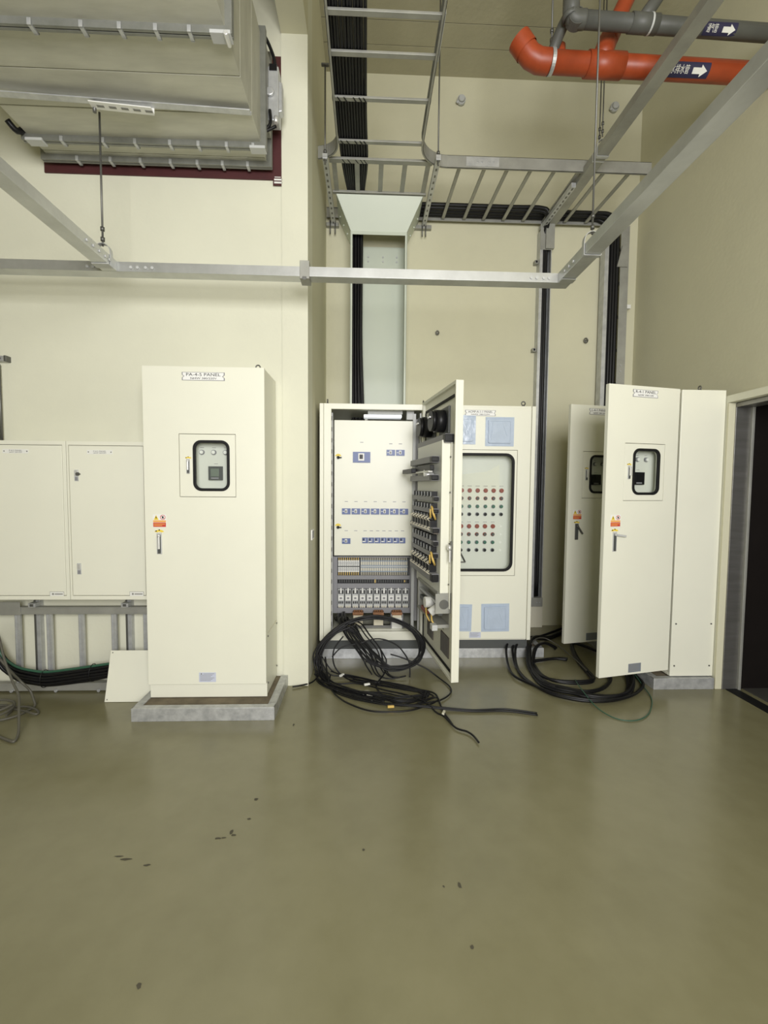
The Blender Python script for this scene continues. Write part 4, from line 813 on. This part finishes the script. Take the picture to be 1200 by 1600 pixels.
MB().box(-.048, .048, -.006, .006, -.033, .033).build('joint_sleeve', 'aluminium', tU, .001, loc=(-.0245, 1.92, 0))
bx('drop_elbow', 'galvanized_dull', tU, -.0995, -.012, 2.80, 2.842, -.27, .03, .002)
def hook(t, x, y, z, w_=.09, h_=.055):
    p = Vector((x, y, z))-t.location
    q = MB(); P = [p+Vector((-w_/2-.004, 0, -h_/2-.004))]
    P += [p+Vector((-w_/2-.004, 0, .02))]+[p+Vector((w_/2*math.cos(R(180-180*k/10))*1.08, 0, .045+.055*math.sin(R(180-180*k/10)))) for k in range(11)]+[p+Vector((w_/2+.004, 0, .02)), p+Vector((w_/2+.004, 0, -h_/2-.004)), p+Vector((-w_/2-.004, 0, -h_/2-.004))]
    for a, b_ in zip(P, P[1:]): q.bar(a, b_, .028, .004, up=(0, 1, 0)) if False else q.bar(a, b_, .004, .028, up=(0, 1, 0))
    q.build('hanger_strap', 'galvanized', t)
hook(tL, -1.60, 2.90, ZX); hook(tR, 1.265, 2.62, ZX); hook(tU, 1.875, 3.76, 4.19, .09, .06)
rod('thin rod from the air duct bracket down to the upper-left trunking', -1.60, 2.90, 2.93, 3.70, .006)
rod('long thin rod hanging in front of the orange pipe to the right trunking', 1.265, 2.62, 2.93, ZC, .0055)
rod('front rod of the pair above the sloping upper trunking', 1.862, 3.74, 4.30, ZC, .005)
rod('rear rod of the pair above the sloping upper trunking', 1.868, 3.80, 4.30, ZC, .005)

# ================================================================== AIR DUCT
DX0, DX1, DZ0, DZ1 = -2.175, -.70, 3.72, 4.40
t = thing('air_duct', 'large galvanized rectangular air duct entering the left wall overhead', 'air duct', (-1.44, 3.37, DZ0))
W2 = (DX1-DX0)/2; H = DZ1-DZ0
def duct_sec(y0, y1):
    q = MB()
    ys = []; n = max(2, int((y1-y0)/.2))
    q.box(-W2+.006, W2-.006, y0+.001, y1-.001, .006, H-.006)
    for k in range(n):
        q.box(-W2, W2, y0+(y1-y0)*k/n+(.003 if k else 0), y0+(y1-y0)*(k+1)/n-(.003 if k < n-1 else 0), 0, H)
    q.build('duct_section', 'duct_sheet', t, .003)
duct_sec(-.215, 0); duct_sec(-.98, -.22); duct_sec(-2.3, -.985)
def flange(y, w_=.035):
    MB().ring((-W2-w_, W2+w_, -w_, H+w_), (-W2+.002, W2-.002, .002, H-.002), y-.018, y-.003, .002, .002, 2).ring((-W2-w_, W2+w_, -w_, H+w_), (-W2+.002, W2-.002, .002, H-.002), y+.003, y+.018, .002, .002, 2).box(-W2-w_+.004, W2+w_-.004, y-.004, y+.004, -w_+.008, -w_+.016).build('flange', 'flange_steel', t, .001)
    MB().ring((-W2-w_+.004, W2+w_-.004, -w_+.004, H+w_-.004), (-W2+.004, W2-.004, .004, H-.004), y-.003, y+.003, .002, .002, 2).build('flange_gasket', 'dark_grey', t)
flange(-.06); flange(-.235); flange(-.985)
def clips(y, xs):
    for x in xs:
        MB().box(-.012, .012, -.024, .024, -.043, -.030).box(-.012, .012, .020, .028, -.043, -.012).box(-.012, .012, -.028, -.020, -.043, -.012).cyl((0, .024, -.022), (0, .045, -.022), .005, 8, 1).build('flange_clip', ['galvanized', 'dark_metal'], t, .001, loc=(x+1.44, y, 0)).scale = (.75, 1, 1)
clips(-.06, (-1.97, -1.75, -1.55, -1.35, -1.17, -1.0, -.83)); clips(-.235, (-1.96, -1.70, -1.50, -1.28, -1.10, -.92, -.75)); clips(-.985, (-1.62, -1.38, -1.20, -1.03, -.87, -1.86))
MB().box(W2-.07, W2+.03, -.03, .03, -.045, -.028).cyl((W2+.01, -.04, -.05), (W2+.01, .03, -.05), .012, 8, 1).build('corner_bolt', ['light_grey', 'chrome'], t, .002, loc=(0, -.985, 0))
MB().box(W2-.07, W2+.03, -.03, .03, -.045, -.028).build('corner_bolt', 'light_grey', t, .002, loc=(0, -.235, 0))
MB().box(-W2-.005, -W2+.10, -.03, .03, -.045, -.028).build('corner_bolt', 'light_grey', t, .002, loc=(0, -.235, 0))
# hanger angle across the underside and its slotted bracket
MB().bar((-W2-.25, -.625, -.045), (W2, -.515, -.020), .04, .006).bar((-W2-.25, -.602, -.028), (W2, -.492, -.003), .005, .036).build('hanger_angle', 'galvanized', t, .001)
q = MB().box(-.17, .17, -.028, .028, -.078, -.072).box(-.17, .17, .022, .028, -.072, -.03)
for k in range(5): q.box(-.135+.066*k, -.095+.066*k, -.008, .008, -.0795, -.077, 1)
q.build('slotted_bracket', ['white_plastic', 'faint_ink'], t, .001, loc=(.02, -.565, .012), rot=(0, R(1), R(4)))
MB().cyl((-.14, -.555, -.085), (-.14, -.555, -.03), .011, 6).build('bracket_nut', 'dark_metal', t)
bx('orange_sticker', 'orange_pipe', t, -.06, .075, -1.13, -1.115, -.002, 0)
# damper actuator on the right side near the wall
MB().box(W2+.005, W2+.035, -.21, -.09, .14, .62).build('actuator_plate', 'galvanized_dull', t, .002)
MB().box(W2+.035, W2+.105, -.185, -.095, .19, .53).prism([(W2+.04, .24), (W2+.125, .26), (W2+.125, .44), (W2+.04, .50)], -.17, -.11).cyl((W2+.05, -.187, .36), (W2+.05, -.205, .36), .028, 12).build('damper_actuator', 'galvanized', t, .006)
MB().tube(spline([(W2+.05, -.14, .52), (W2+.075, -.15, .58), (W2+.04, -.16, .68), (W2+.0, -.18, .74)], 5), .011, 8, 0).box(W2+.045, W2+.095, -.19, -.12, .50, .54).tube(spline([(W2+.05, -.2, .24), (W2+.055, -.21, .15), (W2+.02, -.21, .10), (W2+.09, -.2, .14)], 5), .010, 8).cyl((W2+.09, -.20, .20), (W2+.09, -.20, .16), .014, 8, 1).build('actuator_cable', ['black_cable', 'chrome'], t)['kind'] = 'stuff'
MB().tube(spline([(-W2-.06, -.33, .02), (-W2-.03, -.29, -.015), (-W2-.015, -.25, .03)], 4), .018, 8).build('cable_gland', 'black_plastic', t)
tag(bx('fire_stop_board', 'maroon_seal', None, -2.24, -.612, 3.366, 3.377, 3.645, 4.47), 'dark maroon fire sealant patch on the wall around the air duct', 'wall patch')
MB().box(-.033, .033, -.002, 0, -.035, .035).box(-.022, .022, -.003, -.002, .02, .025, 1).box(-.025, .03, -.003, -.002, .0, .012, 1).box(-.025, .03, -.003, -.002, -.02, -.008, 1).build('seal_label', ['maroon_seal', 'white_plastic'], bpy.data.objects['fire_stop_board'], loc=(-.640, 3.366, 3.640))
rod('thin rod hanging beside the right flank of the air duct', -.655, 2.6, 4.36, 4.86, .005, False)

# ================================================================== PIPES
Y0 = 3.23
t = thing('drain_pipe', 'orange drain pipe with upturned elbow and a branch rising to the ceiling', 'pipe', (1.18, Y0, 4.39))
rp = .066
MB().cyl((.04, 0, 0), (1.62, 0, -.02), rp, 20).build('pipe_run', 'orange_pipe', t)
el = [(.04, 0, 0), (-.03, 0, .004), (-.085, 0, .03), (-.125, 0, .075)]
MB().tube(el, rp+.007, 20, caps=False).build('elbow', 'orange_pipe', t)
P = [Vector((-.115, 0, .065)), Vector((-.17, 0, .135))]
MB().tube(P, rp+.012, 20, 0, caps=False).tube(P, rp, 20, 1).build('elbow_socket', ['orange_pipe', 'dark_grey'], t)
MB().cyl((.30, 0, -.004), (.55, 0, -.006), rp+.010, 20).tube([(.39, 0, 0), (.445, -.0, .16)], [rp+.002, rp-.004], 18).build('tee', 'orange_pipe', t)
MB().tube([(.435, 0, .13), (.47, 0, .22), (.73, .02, .78), (.84, .02, 1.24)], rp-.014, 18).tube([(.43, 0, .12), (.47, 0, .21)], rp-.004, 18).build('branch_riser', 'orange_pipe', t)
MB().cyl((.128, .03, .05), (.128, .03, .135), .034, 16).build('stub_socket', 'orange_pipe', t)
MB().ring((-.074, .074, -.074, .074), (-.067, .067, -.067, .067), -.012, .012, .073, .066, 8).box(-.012, .012, -.008, .008, .07, .10).build('pipe_clamp', 'galvanized', t, .0, loc=(.055, 0, 0), rot=(0, 0, R(90)))
def wrap(x0, x1, r, z0, a0, a1):
    v = []; n = 8
    for x in (x0, x1):
        for k in range(n+1): a = R(a0+(a1-a0)*k/n); v.append((x, -r*math.cos(a), z0-r*math.sin(a)))
    return MB().add(v, [(k, k+1, n+2+k, n+1+k) for k in range(n)], 0, True)
wrap(.80, 1.13, rp+.0016, -.0125, 5, 78).build('flow_label', 'navy_label', t)
def arrow(parent, x, z, s_, y):
    MB().prism([(x-s_, z-s_*.32), (x+s_*.1, z-s_*.32), (x+s_*.1, z-s_*.6), (x+s_, z), (x+s_*.1, z+s_*.6), (x+s_*.1, z+s_*.32), (x-s_, z+s_*.32)], y-.001, y).build('flow_arrow', 'white_plastic', parent, rot=(0, 0, 0))
a_ = bpy.data.objects.new('label_pivot', None)
bpy.data.objects.remove(a_)
def tilt_text(parent, body, size, x, z0, rad, ang, width):
    a = R(ang)  # angle below horizontal towards the viewer
    text(body, size, parent, (x, -(rad+.002)*math.cos(a), z0-(rad+.002)*math.sin(a)), (PI/2+a, 0, 0), 'white_plastic', width)
def tilt_arrow(parent, x, z0, rad, ang, s_):
    a = R(ang)
    MB().prism([(-s_, -s_*.32), (s_*.1, -s_*.32), (s_*.1, -s_*.62), (s_, 0), (s_*.1, s_*.62), (s_*.1, s_*.32), (-s_, s_*.32)], -.0012, 0).build('flow_arrow', 'white_plastic', parent, loc=(x, -(rad+.002)*math.cos(a), z0-(rad+.002)*math.sin(a)), rot=(a, 0, 0))
tilt_text(t, '污水排水管', .05, .905, -.012, rp+.001, 42, .16); tilt_arrow(t, 1.06, -.014, rp+.001, 42, .05)
rod('thin rod holding the orange pipe near its elbow', 1.235, Y0, 4.49, ZC, .006)
t = thing('vent_pipe', 'grey vent pipe running above and behind the orange drain pipe', 'pipe', (1.32, Y0-.10, 4.60)) if False else thing('vent_pipe', 'grey vent pipe running above the orange drain pipe', 'pipe', (1.33, 3.08, 4.525))
rg = .048
MB().cyl((.03, 0, 0), (1.47, 0, -.035), rg, 18).build('pipe_run', 'grey_pipe', t)
MB().tube(spline([(.06, 0, 0), (.0, 0, .0), (-.03, 0, .03), (-.03, 0, .09), (-.03, 0, 1.1)], 4), rg+.004, 16).build('elbow', 'grey_pipe', t)
MB().tube(spline([(-.03, .05, .06), (-.055, .10, .02), (-.075, .16, -.04), (-.085, .18, -.12), (-.085, .18, -.17)], 4), .036, 14).build('branch_bend', 'grey_pipe', t)
MB().tube([(.43, 0, 0), (.50, 0, .10), (.62, 0, .28), (.75, 0, .45), (.75, 0, 1.1)], .040, 16).ring((-.055, .055, -.055, .055), (-.05, .05, -.05, .05), -.03, .03, .054, .049, 6).build('tee_branch', 'grey_pipe', t)
MB().cyl((.36, 0, -.005), (.54, 0, -.01), rg+.006, 18).build('tee', 'grey_pipe', t)
MB().ring((-.056, .056, -.056, .056), (-.05, .05, -.05, .05), -.006, .006, .055, .049, 6).build('pipe_clamp', 'light_grey', t, loc=(.49, 0, -.008), rot=(0, 0, R(90)))
wrap(.83, 1.05, rg+.0016, -.0225, 0, 80).build('flow_label', 'navy_label', t)
tilt_text(t, '通气管', .045, .885, -.021, rg+.001, 42, .07); tilt_arrow(t, .995, -.023, rg+.001, 42, .042)
# ================================================================== SMALL WALL FITTINGS
for x, z, lab in ((.927, 5.388, 'round capped sleeve high on the back wall near the branch tray'), (2.502, 5.379, 'round capped sleeve high on the back wall at right near the trunking')):
    q = MB().cyl((x, 4.82, z), (x, 4.775, z), .042, 18).cyl((x, 4.775, z), (x, 4.755, z), .036, 18, r2=.026)
    tag(q.tube([(x-.03, 4.79, z-.03), (x-.05, 4.78, z-.02)], .012, 8).build('capped_sleeve', 'light_grey'), lab, 'sleeve')
for x, z, lab, s_ in ((.72, 3.089, 'small dark anchor ring on the back wall beside the pale chute', 1.0), (2.287, 3.042, 'small dark anchor ring on the back wall between the two cable drops', 1.2)):
    q = MB().cyl((x, 4.82, z), (x, 4.80, z), .009*s_, 8)
    q.tube([(x+.016*s_*math.cos(a), 4.797, z+.02*s_*math.sin(a)) for a in [2*PI*k/12 for k in range(13)]], .005*s_, 6)
    tag(q.build('anchor_ring', 'dark_metal'), lab, 'anchor')
o = MB().box(-.06, .06, -.010, 0, -.04, .04, 0).box(-.048, .048, -.012, -.010, -.028, .028, 1).build('power_outlet', ['white_plastic', 'grey_plastic'], None, .002, loc=(XA+.001, 3.58, 1.117), rot=(0, 0, R(90)))
tag(o, 'small pale outlet plate on the alcove side wall left of the open cabinet', 'outlet')
o = MB().box(-.03, .05, -.045, 0, -.018, .018, 0).box(.035, .052, -.048, 0, -.02, .02, 1).cyl((.01, -.05, 0), (.01, -.045, 0), .008, 8, 1).build('strut_clamp', ['galvanized', 'dark_metal'], None, .002, loc=(-2.57, WL, 2.367))
tag(o, 'short galvanized strut bracket on the wall at the left edge', 'bracket')
tag(MB().cyl((-2.585, 3.35, 1.79), (-2.585, 3.35, 2.33), .010, 10).build('conduit', 'dark_metal'), 'thin dark conduit rising above the leftmost wall cabinet', 'conduit')
